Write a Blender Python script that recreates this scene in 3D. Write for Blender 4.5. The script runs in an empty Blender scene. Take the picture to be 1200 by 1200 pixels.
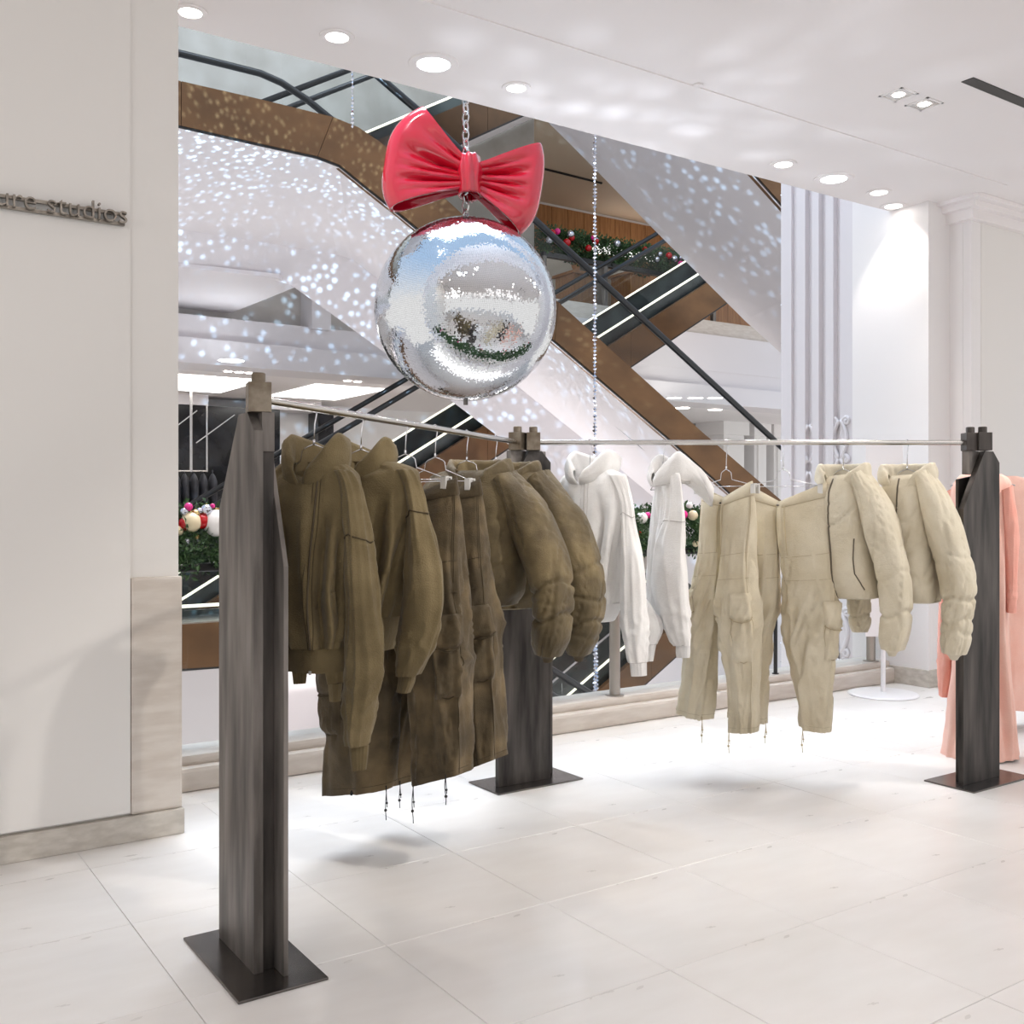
import bpy, bmesh, math, random
from mathutils import Vector, Matrix, noise
random.seed(7)
PI = math.pi
scene = bpy.context.scene
COL = scene.collection

# ---------------------------------------------------------------- camera, world, light, exposure
FPX, HOR, EYE = 1200.0, 594.0, 1.35          # focal length in px of a 1200 px frame, horizon row, eye height (m)
ANG = math.atan2(1770, 1200)                 # the view direction, measured from the floor grid's X axis
FWD = Vector((math.cos(ANG), math.sin(ANG), 0)); RGT = Vector((math.sin(ANG), -math.cos(ANG), 0))
cam_d = bpy.data.cameras.new('camera'); cam = bpy.data.objects.new('camera', cam_d); COL.objects.link(cam)
cam_d.sensor_width = 36.0; cam_d.lens = 36.0 * FPX / 1200.0
cam_d.shift_y = -(600 - HOR) / 1200.0
cam.location = (0, 0, EYE); cam.rotation_euler = (PI / 2, 0, ANG - PI / 2)
cam_d.clip_end = 200
scene.camera = cam
scene.view_settings.view_transform = 'Standard'; scene.view_settings.look = 'None'
scene.view_settings.gamma = 1.0; scene.view_settings.use_curve_mapping = False
scene.view_settings.exposure = 0.25
scene.cycles.use_denoising = True
scene.cycles.max_bounces = 8; scene.cycles.diffuse_bounces = 5; scene.cycles.transparent_max_bounces = 16
scene.cycles.caustics_reflective = False; scene.cycles.caustics_refractive = False
scene.cycles.sample_clamp_indirect = 4.0
w = bpy.data.worlds.new('world'); scene.world = w; w.use_nodes = True
_nt = w.node_tree; _bg = _nt.nodes['Background']; _bg.inputs[1].default_value = 0.88
_tc = _nt.nodes.new('ShaderNodeTexCoord'); _sx = _nt.nodes.new('ShaderNodeSeparateXYZ'); _cr = _nt.nodes.new('ShaderNodeValToRGB')
_nt.links.new(_tc.outputs['Generated'], _sx.inputs[0]); _nt.links.new(_sx.outputs[2], _cr.inputs[0]); _nt.links.new(_cr.outputs[0], _bg.inputs[0])
_cr.color_ramp.elements[0].position = .12; _cr.color_ramp.elements[0].color = (1.0, .975, .955, 1)
_cr.color_ramp.elements[1].position = .75; _cr.color_ramp.elements[1].color = (.52, .72, 1.0, 1)

def light(name, kind, loc, energy, color=(1, 1, 1), size=0.1, target=None, parent=None, **kw):
    d = bpy.data.lights.new(name, kind); d.energy = energy; d.color = color
    if kind == 'AREA':
        d.shape = 'RECTANGLE'; d.size = size if not isinstance(size, tuple) else size[0]
        d.size_y = size if not isinstance(size, tuple) else size[1]
    else:
        d.shadow_soft_size = size
    for k, v in kw.items(): setattr(d, k, v)
    o = bpy.data.objects.new(name, d); COL.objects.link(o)
    o.location = loc
    if target is not None:
        o.rotation_euler = (Vector(target) - Vector(loc)).to_track_quat('-Z', 'Y').to_euler()
    if parent is not None:
        o.parent = parent; o.matrix_parent_inverse = Matrix.Identity(4)
    return o

def gobo(l, scale, lo, hi, base, color=(.8, .9, 1), stretch=(1, 1, 1), soft=False):
    """spots of light thrown around the hall by the mirror ball: a patterned lamp"""
    d = l.data; d.use_nodes = True; nt = d.node_tree; em = nt.nodes['Emission']
    tc = nt.nodes.new('ShaderNodeTexCoord'); mp = nt.nodes.new('ShaderNodeMapping')
    vo = nt.nodes.new('ShaderNodeTexVoronoi'); rp = nt.nodes.new('ShaderNodeMapRange')
    no = nt.nodes.new('ShaderNodeTexNoise'); mu = nt.nodes.new('ShaderNodeMath'); ad = nt.nodes.new('ShaderNodeMath')
    r2 = nt.nodes.new('ShaderNodeMapRange')
    mp.inputs['Scale'].default_value = stretch
    vo.inputs['Scale'].default_value = scale; no.inputs['Scale'].default_value = 5.0
    rp.inputs[1].default_value = lo; rp.inputs[2].default_value = hi; rp.inputs[3].default_value = 1; rp.inputs[4].default_value = 0
    r2.inputs[1].default_value = .27; r2.inputs[2].default_value = .55
    mu.operation = 'MULTIPLY'; ad.operation = 'ADD'; ad.inputs[1].default_value = base
    nt.links.new(tc.outputs['Normal'], mp.inputs[0]); nt.links.new(mp.outputs[0], vo.inputs['Vector'])
    nt.links.new(tc.outputs['Normal'], no.inputs['Vector']); nt.links.new(no.outputs[0], r2.inputs[0])
    nt.links.new(vo.outputs['Distance'], rp.inputs[0])
    nt.links.new(rp.outputs[0], mu.inputs[0]); nt.links.new(r2.outputs[0], mu.inputs[1])
    nt.links.new(mu.outputs[0], ad.inputs[0]); nt.links.new(ad.outputs[0], em.inputs['Strength'])
    em.inputs['Color'].default_value = (*color, 1)
    return l

BALL = Vector((3.745, 6.10, 2.726)); BALL_R = 0.634
# added fill: broad unseen area lights over the sales floor (behind and beside the viewpoint)
light('store_fill', 'AREA', (1.2, -1.2, 3.58), 24, (1, .975, .95), (5, 2.2), (1.2, -1.2, 0))
light('store_fill', 'AREA', (5.2, .6, 3.58), 24, (1, .975, .96), (4, 2.2), (5.2, .6, 0))
light('store_fill', 'AREA', (-1.2, 1.4, 3.58), 36, (1, .975, .95), (2, 2.5), (-1.2, 2.2, 0))
# track spots behind the viewpoint, aimed at the two racks
light('track_spot', 'SPOT', (3.0, 1.0, 3.55), 190, (1, .95, .89), .05, (2.25, 3.5, 1.0), spot_size=math.radians(44), spot_blend=.8)
light('track_spot', 'SPOT', (5.9, 1.3, 3.55), 190, (1, .95, .90), .05, (3.9, 3.5, 1.0), spot_size=math.radians(52), spot_blend=.6)
# skylight over the atrium
light('atrium_skylight', 'AREA', (5.5, 9.5, 14.5), 2600, (.76, .87, 1.0), (10, 7), (5.5, 9.5, 0))
light('soffit_fill', 'AREA', (5.5, 6.2, -2.6), 70, (1, .97, .965), (13, 1.6), (5.5, 10.5, 5))  # unseen fill strips added on both sides to brighten the atrium soffits
light('soffit_fill', 'AREA', (6.5, 15.8, -2.6), 700, (1, .97, .965), (16, 1.6), (6.5, 11.0, 5))
# a cool follow-spot aimed at the mirror ball, and the beams the ball throws back
light('bow_spot', 'SPOT', (1.2, 5.4, 6.6), 330, (1, .97, .98), .12, BALL + Vector((-.2, 0, 1.0)), spot_size=math.radians(26), spot_blend=.6)
light('ball_spot', 'SPOT', (3.0, 7.2, 8.0), 700, (.62, .80, 1.0), .05, BALL, spot_size=math.radians(16), spot_blend=.3)
gobo(light('ball_beams', 'SPOT', BALL + Vector((-.2, .9, .1)), 3900, (1, 1, 1), .012, (5.2, 12.0, 5.6), spot_size=math.radians(150), spot_blend=.2), 60, .08, .42, .02, (.45, .72, 1.0), (1, 1, .62))
gobo(light('ball_beams', 'SPOT', BALL + Vector((.1, -.85, -.9)), 60, (1, 1, 1), .02, (4.4, 2.0, 3.4), spot_size=math.radians(150), spot_blend=.6), 8, .05, .6, .75, (.80, .88, 1.0), (1, 1, 1))  # even base added as ceiling fill; pattern stands in for the ball's streaks

# ---------------------------------------------------------------- helpers
def ray(px, py):
    return FWD + RGT * ((px - 600) / FPX) + Vector((0, 0, (HOR - py) / FPX))
EYEP = Vector((0, 0, EYE))
def onY(px, py, Y): r = ray(px, py); return EYEP + r * (Y / r.y)
def onX(px, py, X): r = ray(px, py); return EYEP + r * (X / r.x)
def onZ(px, py, Z): r = ray(px, py); return EYEP + r * ((Z - EYE) / r.z)
def onD(px, py, d): return EYEP + ray(px, py) * d

def mat(name, base, rough=.6, metal=0.0, noise_amt=0.0, noise_scale=8.0, bump=0.0, bump_scale=200.0, stretch=(1, 1, 1),
        col2=None, detail=4, sheen=0.0, spec=.5, coat=0.0, emit=None, estr=0.0, ramp=(.35, .65), rough2=None):
    m = bpy.data.materials.new(name); m.use_nodes = True; nt = m.node_tree
    b = nt.nodes['Principled BSDF']
    b.inputs['Base Color'].default_value = (*base, 1); b.inputs['Roughness'].default_value = rough
    b.inputs['Metallic'].default_value = metal; b.inputs['Specular IOR Level'].default_value = spec
    b.inputs['Coat Weight'].default_value = coat
    if sheen: b.inputs['Sheen Weight'].default_value = sheen; b.inputs['Sheen Roughness'].default_value = .5
    if emit: b.inputs['Emission Color'].default_value = (*emit, 1); b.inputs['Emission Strength'].default_value = estr
    if col2 or bump:
        tc = nt.nodes.new('ShaderNodeTexCoord'); mp = nt.nodes.new('ShaderNodeMapping')
        mp.inputs['Scale'].default_value = stretch; nt.links.new(tc.outputs['Object'], mp.inputs[0])
    if col2:
        n = nt.nodes.new('ShaderNodeTexNoise'); n.inputs['Scale'].default_value = noise_scale; n.inputs['Detail'].default_value = detail
        r = nt.nodes.new('ShaderNodeValToRGB'); r.color_ramp.elements[0].color = (*base, 1); r.color_ramp.elements[1].color = (*col2, 1)
        r.color_ramp.elements[0].position = ramp[0]; r.color_ramp.elements[1].position = ramp[1]
        nt.links.new(mp.outputs[0], n.inputs['Vector']); nt.links.new(n.outputs[0], r.inputs[0]); nt.links.new(r.outputs[0], b.inputs['Base Color'])
        if rough2 is not None:
            q = nt.nodes.new('ShaderNodeMapRange'); q.inputs[3].default_value = rough; q.inputs[4].default_value = rough2
            nt.links.new(n.outputs[0], q.inputs[0]); nt.links.new(q.outputs[0], b.inputs['Roughness'])
    if bump:
        n2 = nt.nodes.new('ShaderNodeTexNoise'); n2.inputs['Scale'].default_value = bump_scale; n2.inputs['Detail'].default_value = 3
        bp = nt.nodes.new('ShaderNodeBump'); bp.inputs['Strength'].default_value = bump; bp.inputs['Distance'].default_value = .01
        nt.links.new(mp.outputs[0], n2.inputs['Vector']); nt.links.new(n2.outputs[0], bp.inputs['Height']); nt.links.new(bp.outputs[0], b.inputs['Normal'])
    return m

def srgb(r, g, b):
    f = lambda c: (c / 255 / 12.92) if c / 255 <= .04045 else ((c / 255 + .055) / 1.055) ** 2.4
    return (f(r), f(g), f(b))

def glass_mat(name, tint=(.965, .975, .972), refl=.06):
    m = bpy.data.materials.new(name); m.use_nodes = True; nt = m.node_tree; nt.nodes.clear()
    out = nt.nodes.new('ShaderNodeOutputMaterial'); mx = nt.nodes.new('ShaderNodeMixShader')
    tr = nt.nodes.new('ShaderNodeBsdfTransparent'); gl = nt.nodes.new('ShaderNodeBsdfGlossy'); fr = nt.nodes.new('ShaderNodeFresnel')
    fr.inputs[0].default_value = 1.35; gl.inputs['Roughness'].default_value = .01; tr.inputs[0].default_value = (*tint, 1)
    ge = nt.nodes.new('ShaderNodeNewGeometry'); sb = nt.nodes.new('ShaderNodeMath'); sb.operation = 'SUBTRACT'; sb.inputs[0].default_value = 1
    mu = nt.nodes.new('ShaderNodeMath'); mu.operation = 'MULTIPLY'; nt.links.new(ge.outputs['Backfacing'], sb.inputs[1])
    nt.links.new(fr.outputs[0], mu.inputs[0]); nt.links.new(sb.outputs[0], mu.inputs[1])
    nt.links.new(mu.outputs[0], mx.inputs[0]); nt.links.new(tr.outputs[0], mx.inputs[1]); nt.links.new(gl.outputs[0], mx.inputs[2])
    nt.links.new(mx.outputs[0], out.inputs[0])
    return m

def emit_mat(name, col, s):
    return mat(name, col, emit=col, estr=s)

def mesh_obj(name, me, m=None, parent=None, smooth=False):
    o = bpy.data.objects.new(name, me); COL.objects.link(o)
    if m is not None and not me.materials: me.materials.append(m)
    if smooth:
        for p in me.polygons: p.use_smooth = True
    if parent is not None: o.parent = parent
    return o

class MB:
    """collects shapes into one mesh"""
    def __init__(s): s.v = []; s.f = []
    def add(s, vs, fs):
        k = len(s.v); s.v += [tuple(v) for v in vs]; s.f += [tuple(i + k for i in f) for f in fs]; return s
    def box(s, lo, hi, rot=None, at=None):
        x0, y0, z0 = lo; x1, y1, z1 = hi
        vs = [Vector(p) for p in ((x0, y0, z0), (x1, y0, z0), (x1, y1, z0), (x0, y1, z0), (x0, y0, z1), (x1, y0, z1), (x1, y1, z1), (x0, y1, z1))]
        if rot is not None: vs = [rot @ v for v in vs]
        if at is not None: vs = [v + Vector(at) for v in vs]
        return s.add(vs, [(3, 2, 1, 0), (4, 5, 6, 7), (0, 1, 5, 4), (1, 2, 6, 5), (2, 3, 7, 6), (3, 0, 4, 7)])
    def prism(s, poly, a, b):
        """poly: 3D points of one face; a, b: offset vectors of the two caps"""
        n = len(poly); P = [Vector(p) for p in poly]; a = Vector(a); b = Vector(b)
        vs = [p + a for p in P] + [p + b for p in P]
        fs = [tuple(range(n)), tuple(range(2 * n - 1, n - 1, -1))] + [(i, i + n, (i + 1) % n + n, (i + 1) % n) for i in range(n)]
        return s.add(vs, fs)
    def tube(s, pts, r, n=8, closed=False):
        pts = [Vector(p) for p in pts]; m = len(pts); vs = []; up = Vector((0, 0, 1)); prev = None
        for i, p in enumerate(pts):
            a = pts[(i - 1) % m] if closed or i > 0 else p; b = pts[(i + 1) % m] if closed or i < m - 1 else p
            t = (b - a).normalized() if (b - a).length > 1e-9 else Vector((0, 0, 1))
            if prev is None:
                prev = t.orthogonal().normalized()
            u = prev - t * prev.dot(t)
            u = u.normalized() if u.length > 1e-6 else t.orthogonal().normalized()
            prev = u; v = t.cross(u); rr = r[i] if isinstance(r, (list, tuple)) else r
            vs += [p + (u * math.cos(2 * PI * k / n) + v * math.sin(2 * PI * k / n)) * rr for k in range(n)]
        fs = []
        for i in range(m if closed else m - 1):
            j = (i + 1) % m
            fs += [(i * n + k, i * n + (k + 1) % n, j * n + (k + 1) % n, j * n + k) for k in range(n)]
        if not closed: fs += [tuple(range(n - 1, -1, -1)), tuple((m - 1) * n + k for k in range(n))]
        return s.add(vs, fs)
    def lathe(s, prof, at=(0, 0, 0), n=32, axis='z'):
        at = Vector(at); vs = []
        for r, h in prof:
            for k in range(n):
                a = 2 * PI * k / n
                vs.append(at + Vector((r * math.cos(a), r * math.sin(a), h)))
        fs = []
        for i in range(len(prof) - 1):
            fs += [(i * n + k, i * n + (k + 1) % n, (i + 1) * n + (k + 1) % n, (i + 1) * n + k) for k in range(n)]
        return s.add(vs, fs)
    def sphere(s, c, r, nu=14, nv=8, sq=1.0):
        prof = [(max(1e-4, r * math.sin(PI * i / nv)), -r * sq * math.cos(PI * i / nv)) for i in range(nv + 1)]
        return s.lathe(prof, c, nu)
    def build(s, name, m, parent=None, smooth=False, bevel=0, label=None, kind=None, auto=None):
        me = bpy.data.meshes.new(name); me.from_pydata([tuple(v) for v in s.v], [], s.f)
        if bevel or True:
            bm = bmesh.new(); bm.from_mesh(me)
            if not getattr(s, 'open', False): bmesh.ops.recalc_face_normals(bm, faces=bm.faces)
            if bevel:
                bmesh.ops.bevel(bm, geom=[e for e in bm.edges if e.is_manifold and e.calc_face_angle(0) > .5], offset=bevel, segments=2, profile=.6, affect='EDGES', clamp_overlap=True)
            bm.to_mesh(me); bm.free()
        me.update()
        o = mesh_obj(name, me, m, parent, smooth)
        if auto: 
            try: me.shade_smooth() if hasattr(me, 'shade_smooth') else None; me.set_sharp_from_angle(angle=auto)
            except Exception: pass
        if label: o['label'] = label
        if kind: o['kind'] = kind
        return o

def tag(o, label, cat, group=None):
    o['label'] = label; o['category'] = cat
    if group: o['group'] = group
    return o
def thing(name, label, cat, loc=(0, 0, 0), rz=0.0, group=None):
    o = bpy.data.objects.new(name, None); COL.objects.link(o); o.empty_display_size = .1
    o.location = loc; o.rotation_euler = (0, 0, rz)
    return tag(o, label, cat, group)
def struct(name, mb, m, parent=None, **kw):
    o = mb.build(name, m, parent, **kw)
    if parent is None: o['kind'] = 'structure'
    return o

# ---------------------------------------------------------------- materials
M = {}
M['wall'] = mat('white_paint', srgb(233, 230, 226), .7, bump=.03, bump_scale=30)
M['wall2'] = mat('white_satin_paint', srgb(238, 235, 234), .5)
M['ceil'] = mat('ceiling_paint', srgb(240, 235, 234), .75)
M['plaster'] = mat('atrium_plaster', srgb(226, 221, 222), .6, bump=.08, bump_scale=9)
M['grey_plaster'] = mat('grey_plaster', srgb(150, 145, 137), .6, col2=srgb(134, 128, 119), noise_scale=1.6, bump=.06, bump_scale=14)
M['stone'] = mat('beige_limestone', srgb(212, 204, 195), .55, col2=srgb(200, 190, 180), noise_scale=6, stretch=(1, 1, 5), bump=.04, bump_scale=60)
M['plinth'] = mat('worn_limestone', srgb(205, 199, 190), .6, col2=srgb(184, 177, 167), noise_scale=14, stretch=(1, 1, 2.5), bump=.1, bump_scale=70)
M['tile'] = mat('pale_marble', srgb(228, 224, 220), .24, col2=srgb(234, 231, 228), noise_scale=3.5, stretch=(1, 3.0, 1), detail=8, ramp=(.3, .75), spec=.4, rough2=.34)
M['grout'] = mat('grout', srgb(196, 190, 183), .8)
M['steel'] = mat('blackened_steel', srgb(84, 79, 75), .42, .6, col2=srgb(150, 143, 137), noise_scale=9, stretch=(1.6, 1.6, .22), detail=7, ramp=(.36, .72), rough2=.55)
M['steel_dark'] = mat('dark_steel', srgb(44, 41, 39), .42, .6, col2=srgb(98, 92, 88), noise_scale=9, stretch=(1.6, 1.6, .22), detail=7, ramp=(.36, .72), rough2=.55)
M['steel_plate'] = mat('oiled_steel', srgb(92, 88, 86), .2, .9, col2=srgb(124, 118, 114), noise_scale=4, rough2=.3)
M['steel_clamp'] = mat('clamp_steel', srgb(110, 98, 84), .35, .9, col2=srgb(140, 130, 116), noise_scale=22, rough2=.45)
M['chrome'] = mat('polished_steel', srgb(205, 202, 198), .22, 1.0)
M['stainless'] = mat('brushed_stainless', srgb(165, 158, 150), .3, 1.0)
M['wire'] = mat('hanger_wire', srgb(225, 225, 228), .2, 1.0)
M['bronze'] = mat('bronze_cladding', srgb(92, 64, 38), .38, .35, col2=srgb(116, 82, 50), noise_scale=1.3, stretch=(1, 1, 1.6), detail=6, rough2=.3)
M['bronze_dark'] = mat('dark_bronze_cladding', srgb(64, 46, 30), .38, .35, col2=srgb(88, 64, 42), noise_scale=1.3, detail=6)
M['rubber'] = mat('black_rubber', srgb(26, 27, 29), .3)
M['black_trim'] = mat('black_trim', srgb(22, 20, 19), .4)
M['dark_glass'] = mat('dark_step_well', srgb(40, 44, 44), .2, .2, col2=srgb(70, 76, 74), noise_scale=2)
M['glass'] = glass_mat('clear_glass')
M['strip'] = emit_mat('warm_light_strip', (1.0, .95, .78), 1.1)
M['lamp'] = emit_mat('lamp_face', (1.0, .97, .92), 9)
M['lamp_cool'] = emit_mat('cool_lamp_face', (.84, .92, 1.0), 12)
M['cove'] = emit_mat('cove_light', (1.0, .985, .96), 3.2)
M['black_marble'] = mat('black_marble', srgb(24, 24, 26), .15, col2=srgb(46, 46, 50), noise_scale=2.5, detail=9, ramp=(.45, .8))
M['wood'] = mat('oak_panelling', srgb(176, 124, 74), .5, col2=srgb(150, 100, 56), noise_scale=8, stretch=(3, 3, .25))
M['cream'] = mat('cream_ceiling', srgb(216, 196, 170), .7)
M['letter'] = mat('sign_metal', srgb(168, 160, 150), .32, .9, col2=srgb(130, 122, 114), noise_scale=30)
M['red'] = mat('red_lacquer', srgb(196, 12, 42), .16, coat=.9, col2=srgb(202, 18, 48), noise_scale=2)
# ================================================================= THE SETTING
XRW = .840 + 10 * .608
CZ = 3.64        # store ceiling
YE = 5.0         # atrium edge of the store floor
# floor: screed with one object per marble tile
fl = struct('floor', MB().box((-6, -7, -.25), (9.5, YE + .05, -.012)), M['grout'])
tile_me = None
PX, PY, X0, Y0 = .608, .612, .840, 1.600
def tile_mesh():
    bm = bmesh.new(); g = .0008
    bmesh.ops.create_cube(bm, size=1, matrix=Matrix.Translation((PX / 2, PY / 2, -.0105)) @ Matrix.Diagonal((PX - 2 * g, PY - 2 * g, .021, 1)))
    bmesh.ops.bevel(bm, geom=[e for e in bm.edges if all(v.co.z > -.001 for v in e.verts)], offset=.0012, segments=1, affect='EDGES')
    me = bpy.data.meshes.new('tile'); bm.to_mesh(me); bm.free(); me.materials.append(M['tile']); return me
tile_me = tile_mesh()
for i in range(-4, 14):
    for j in range(-6, 6):
        x, y = X0 + i * PX, Y0 + j * PY
        c = Vector((x + PX / 2, y + PY / 2, 0)); dep = c.dot(FWD); la = c.dot(RGT)
        if dep < 1.1 or abs(la) > dep * .5 + 1.7: continue
        if y + PY > YE - .02 or (y + PY > 4.3 and x < 1.2) or (x + PX > 6.9 and y + PY > 4.45): continue
        o = bpy.data.objects.new('tile', tile_me); COL.objects.link(o); o.parent = fl; o.location = (x, y, random.uniform(-.0004, .0003))
# margin strips of the same marble up to the kerb and the walls, and the floor behind the viewpoint
yt = Y0 + 5 * PY
struct('floor.001', MB().box((-6, -7, -.012), (9.5, Y0 - 5 * PY + 1.2, -.0055)), M['tile'])
m = MB(); m.box((.84, yt, -.021), (6.86, YE, 0)); m.build('border_tile', M['tile'], fl)
for bx in (((-3, yt - PY, -.021), (.839, 4.3, 0)), ((.8405, yt - PY, -.021), (X0 + PX - .001, yt - .001, 0)), ((X0 + 9 * PX + .001, yt - PY, -.021), (XRW - .002, yt, 0)), ((XRW, yt - PY, -.021), (9.2, 4.42, 0))):
    MB().box(*bx).build('border_tile', M['tile'], fl)

# ceiling slab with the lower band along the atrium edge
struct('ceiling', MB().box((-6, -7, CZ), (9.5, YE - .085, CZ + .45)), M['ceil'])
struct('trim_1', MB().box((-6, 4.05, CZ - .006), (7.0, YE - .085, CZ)), M['ceil'])
# left wall: proud panel, pilaster strip, stone wainscot, plinth
YL = 4.292
xs = onY(152, 700, YL).x; xe = onY(210, 500, YL).x; xe2 = onY(213.5, 800, YL).x
zs = onY(180, 676, YL).z
zb = onY(0, 982, YL - .02).z
struct('wall_left', MB().box((-3, YL + .012, 0), (xe, YL + .62, CZ + .02)), M['wall'])
struct('wall_left_panel', MB().box((-3, YL - .010, zb + .012), (xs, YL + .012, CZ)), M['wall'])
struct('trim_2', MB().box((xs + .003, YL - .008, zb), (xe2, YL + .63, zs)), M['stone'], bevel=.012)
struct('baseboard_left', MB().box((-3, YL - .022, 0), (xe2 + .004, YL + .64, zb)), M['plinth'], bevel=.004)

# right-hand corner: return wall, stepped pilaster, big wall, stone base, cornice
XR = 6.86
yA = 4.58; xB = 7.13; yC = 4.41
struct('wall_right', MB().box((XR, yA, 0), (XR + .9, YE + .26, CZ + .3)), M['wall2'])
struct('wall_right_pilaster', MB().box((xB, yC, 0), (xB + .9, yA + .3, CZ)), M['wall2'])
struct('wall_right_return', MB().box((xB + .135, yC - .004, 0), (10.5, yC + .5, CZ)), M['wall'])
struct('trim_3', MB().box((xB + .0, yC + .06, .18), (xB - .004, yC + .085, CZ - .12)).box((xB - .012, yC - .012, .18), (xB + .014, yC + .012, CZ - .10)), M['wall2'])
m = MB()
m.box((XR - .015, yA - .015, 0), (XR + .3, YE - .06, .13)); m.box((xB - .012, yC - .015, 0), (xB + .5, yA, .13)); m.box((xB + .1, yC - .02, 0), (10.5, yC + .05, .13))
struct('baseboard_right', m, M['plinth'], bevel=.004)
m = MB()
m.box((xB - .10, yC - .10, CZ - .075), (10.5, yC + .2, CZ)); m.box((xB - .05, yC - .05, CZ - .15), (10.5, yC + .2, CZ - .07))
m.box((xB - .16, yC - .16, CZ - .03), (10.5, yC + .2, CZ))
struct('trim_4', m, M['ceil'], bevel=.004)

# fluted pilaster on the atrium side, carved scrolls on it
XP = 7.10
fp = struct('wall_atrium_right', MB().box((XP, YE + .2, -6), (XP + 1.2, 6.18, 12)), M['plaster'])
m = MB()
for k, (a, b, c) in enumerate(((918, 930, .03), (938, 948, .05), (956, 964, .05), (972, 981, .05), (986, 1003, .02))):
    ya = onX(a, 500, XP).y; yb = onX(b, 500, XP).y
    m.box((XP - c, min(ya, yb), -2), (XP + .02, max(ya, yb), 9))
m.build('fluting', M['plaster'], fp)
def scroll(y0, z0, s):
    q = MB()
    for sg in (-1, 1):
        pts = [(XP - .03, y0 + sg * s * (.05 + .5 * math.sin(t * PI) * .6), z0 + s * (t * 1.6 - .8)) for t in [i / 12 for i in range(13)]]
        q.tube(pts, s * .09, 6)
        pts = [(XP - .03, y0 + sg * s * (.32 - .18 * (1 - i / 16) * math.cos(i * .62)), z0 + s * .75 + s * .2 * (1 - i / 16) * math.sin(i * .62)) for i in range(16)]
        q.tube(pts, s * .07, 6)
        pts = [(XP - .03, y0 + sg * s * (.28 - .15 * (1 - i / 16) * math.cos(i * .62)), z0 - s * .75 - s * .18 * (1 - i / 16) * math.sin(i * .62)) for i in range(16)]
        q.tube(pts, s * .07, 6)
    return q
for px, py, s in ((951, 520, .20), (987, 515, .2), (987, 560, .2), (951, 575, .2), (987, 740, .22), (951, 745, .2), (987, 790, .16)):
    p = onX(px, py, XP); scroll(p.y, p.z, s).build('carved_scroll', M['plaster'], fp, smooth=True)

# kerb of the balustrade: stepped stone sill
k = MB()
k.box((.9, 4.86, 0), (XR, YE + .16, .115)); k.box((.9, 4.91, .11), (XR, YE + .16, .165))
struct('trim_5', k, M['stone'], bevel=.02)
struct('trim_6', MB().box((-6, YE + .02, -.9), (XR, YE + .16, 0)).box((-6, YE - .25, CZ + .02), (9.5, YE - .09, CZ + 1.6)), M['plaster'])

# balustrade: glass panes, steel posts, black handrail
bl = thing('glass_balustrade', 'frameless glass balustrade with black handrail along the store edge', 'balustrade', (1.0, 5.0, 0))
def loc(p, o): return Vector(p) - o.location
m = MB()
posts = [onY(718, 700, 4.99).x, onY(1018, 700, 4.99).x, onY(905, 700, 5.0).x, onY(470, 700, 4.99).x]
cuts = [1.0, posts[3], posts[0], onY(846, 700, 5.0).x, posts[2] , XR]
for a, b in zip(cuts[:-1], cuts[1:]):
    MB().box((a + .006 - 1.0, .02, .16), (b - .006 - 1.0, .032, 1.04)).build('glass_pane', M['glass'], bl)
MB().box((-.1, -.035, 1.035), (XR - 1.0, .085, 1.075)).build('handrail', M['rubber'], bl, bevel=.008)
for x, r in ((posts[0], .034), (posts[1], .034), (posts[2], .014), (posts[3], .034)):
    q = MB().lathe([(r, .165), (r, 1.04)], (x - 1.0, -.03, 0), 20); q.lathe([(r * 1.75, .163), (r * 1.75, .170), (r, .172)], (x - 1.0, -.03, 0), 20)
    q.build('post', M['stainless'] if r > .02 else M['rubber'], bl, auto=.6)

# ---------------------------------------------------------------- wall sign
import math as _m
sg = thing('wall_sign', 'raised metal letters on two thin bars on the white left wall', 'sign', (0, YL - .01, 0))
zt = onY(60, 229, YL).z
fc = bpy.data.curves.new('letters', 'FONT'); fc.body = 'ure studios'; fc.extrude = .010; fc.offset = -.0012; fc.size = .135; fc.align_x = 'RIGHT'; fc.space_character = 1.02
fo = bpy.data.objects.new('letters_tmp', fc); COL.objects.link(fo)
bpy.context.view_layer.update()
dg = bpy.context.evaluated_depsgraph_get()
lme = bpy.data.meshes.new_from_object(fo.evaluated_get(dg)); bpy.data.objects.remove(fo); lme.name = 'letters'
ws = [v.co.x for v in lme.vertices]; hs = [v.co.y for v in lme.vertices]
xr = onY(147.5, 260, YL - .03).x; xl = onY(-4, 240, YL - .03).x
sx = (xr - xl) / (max(ws) - min(ws))
p0 = onY(140, 266, YL - .03); 
zbase = onY(147, 263.5, YL - .03).z
ztop = onY(107, 236.5, YL - .03).z
sz = (ztop - zbase) / (max(hs) - min(hs))
for v in lme.vertices:
    x, y, z = v.co
    v.co = (xr + (x - max(ws)) * sx, -.035 - z, zbase + (y - min(hs)) * sz)
lme.materials.clear()
bm = bmesh.new(); bm.from_mesh(lme); bm.faces.ensure_lookup_table()
isl, seen = [], set()
for f in bm.faces:                                             # every letter becomes a part of its own
    if f in seen: continue
    st, grp = [f], []; seen.add(f)
    while st:
        g = st.pop(); grp.append(g)
        for e in g.edges:
            for h in e.link_faces:
                if h not in seen: seen.add(h); st.append(h)
    xs_ = [v.co.x for g in grp for v in g.verts]; isl.append([min(xs_), max(xs_), grp])
isl.sort(key=lambda t: t[0]); let = []
for t in isl:
    if let and t[0] < let[-1][1] - .6 * min(t[1] - t[0], let[-1][1] - let[-1][0]): let[-1][1] = max(t[1], let[-1][1]); let[-1][2] += t[2]
    else: let.append(t)
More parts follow.
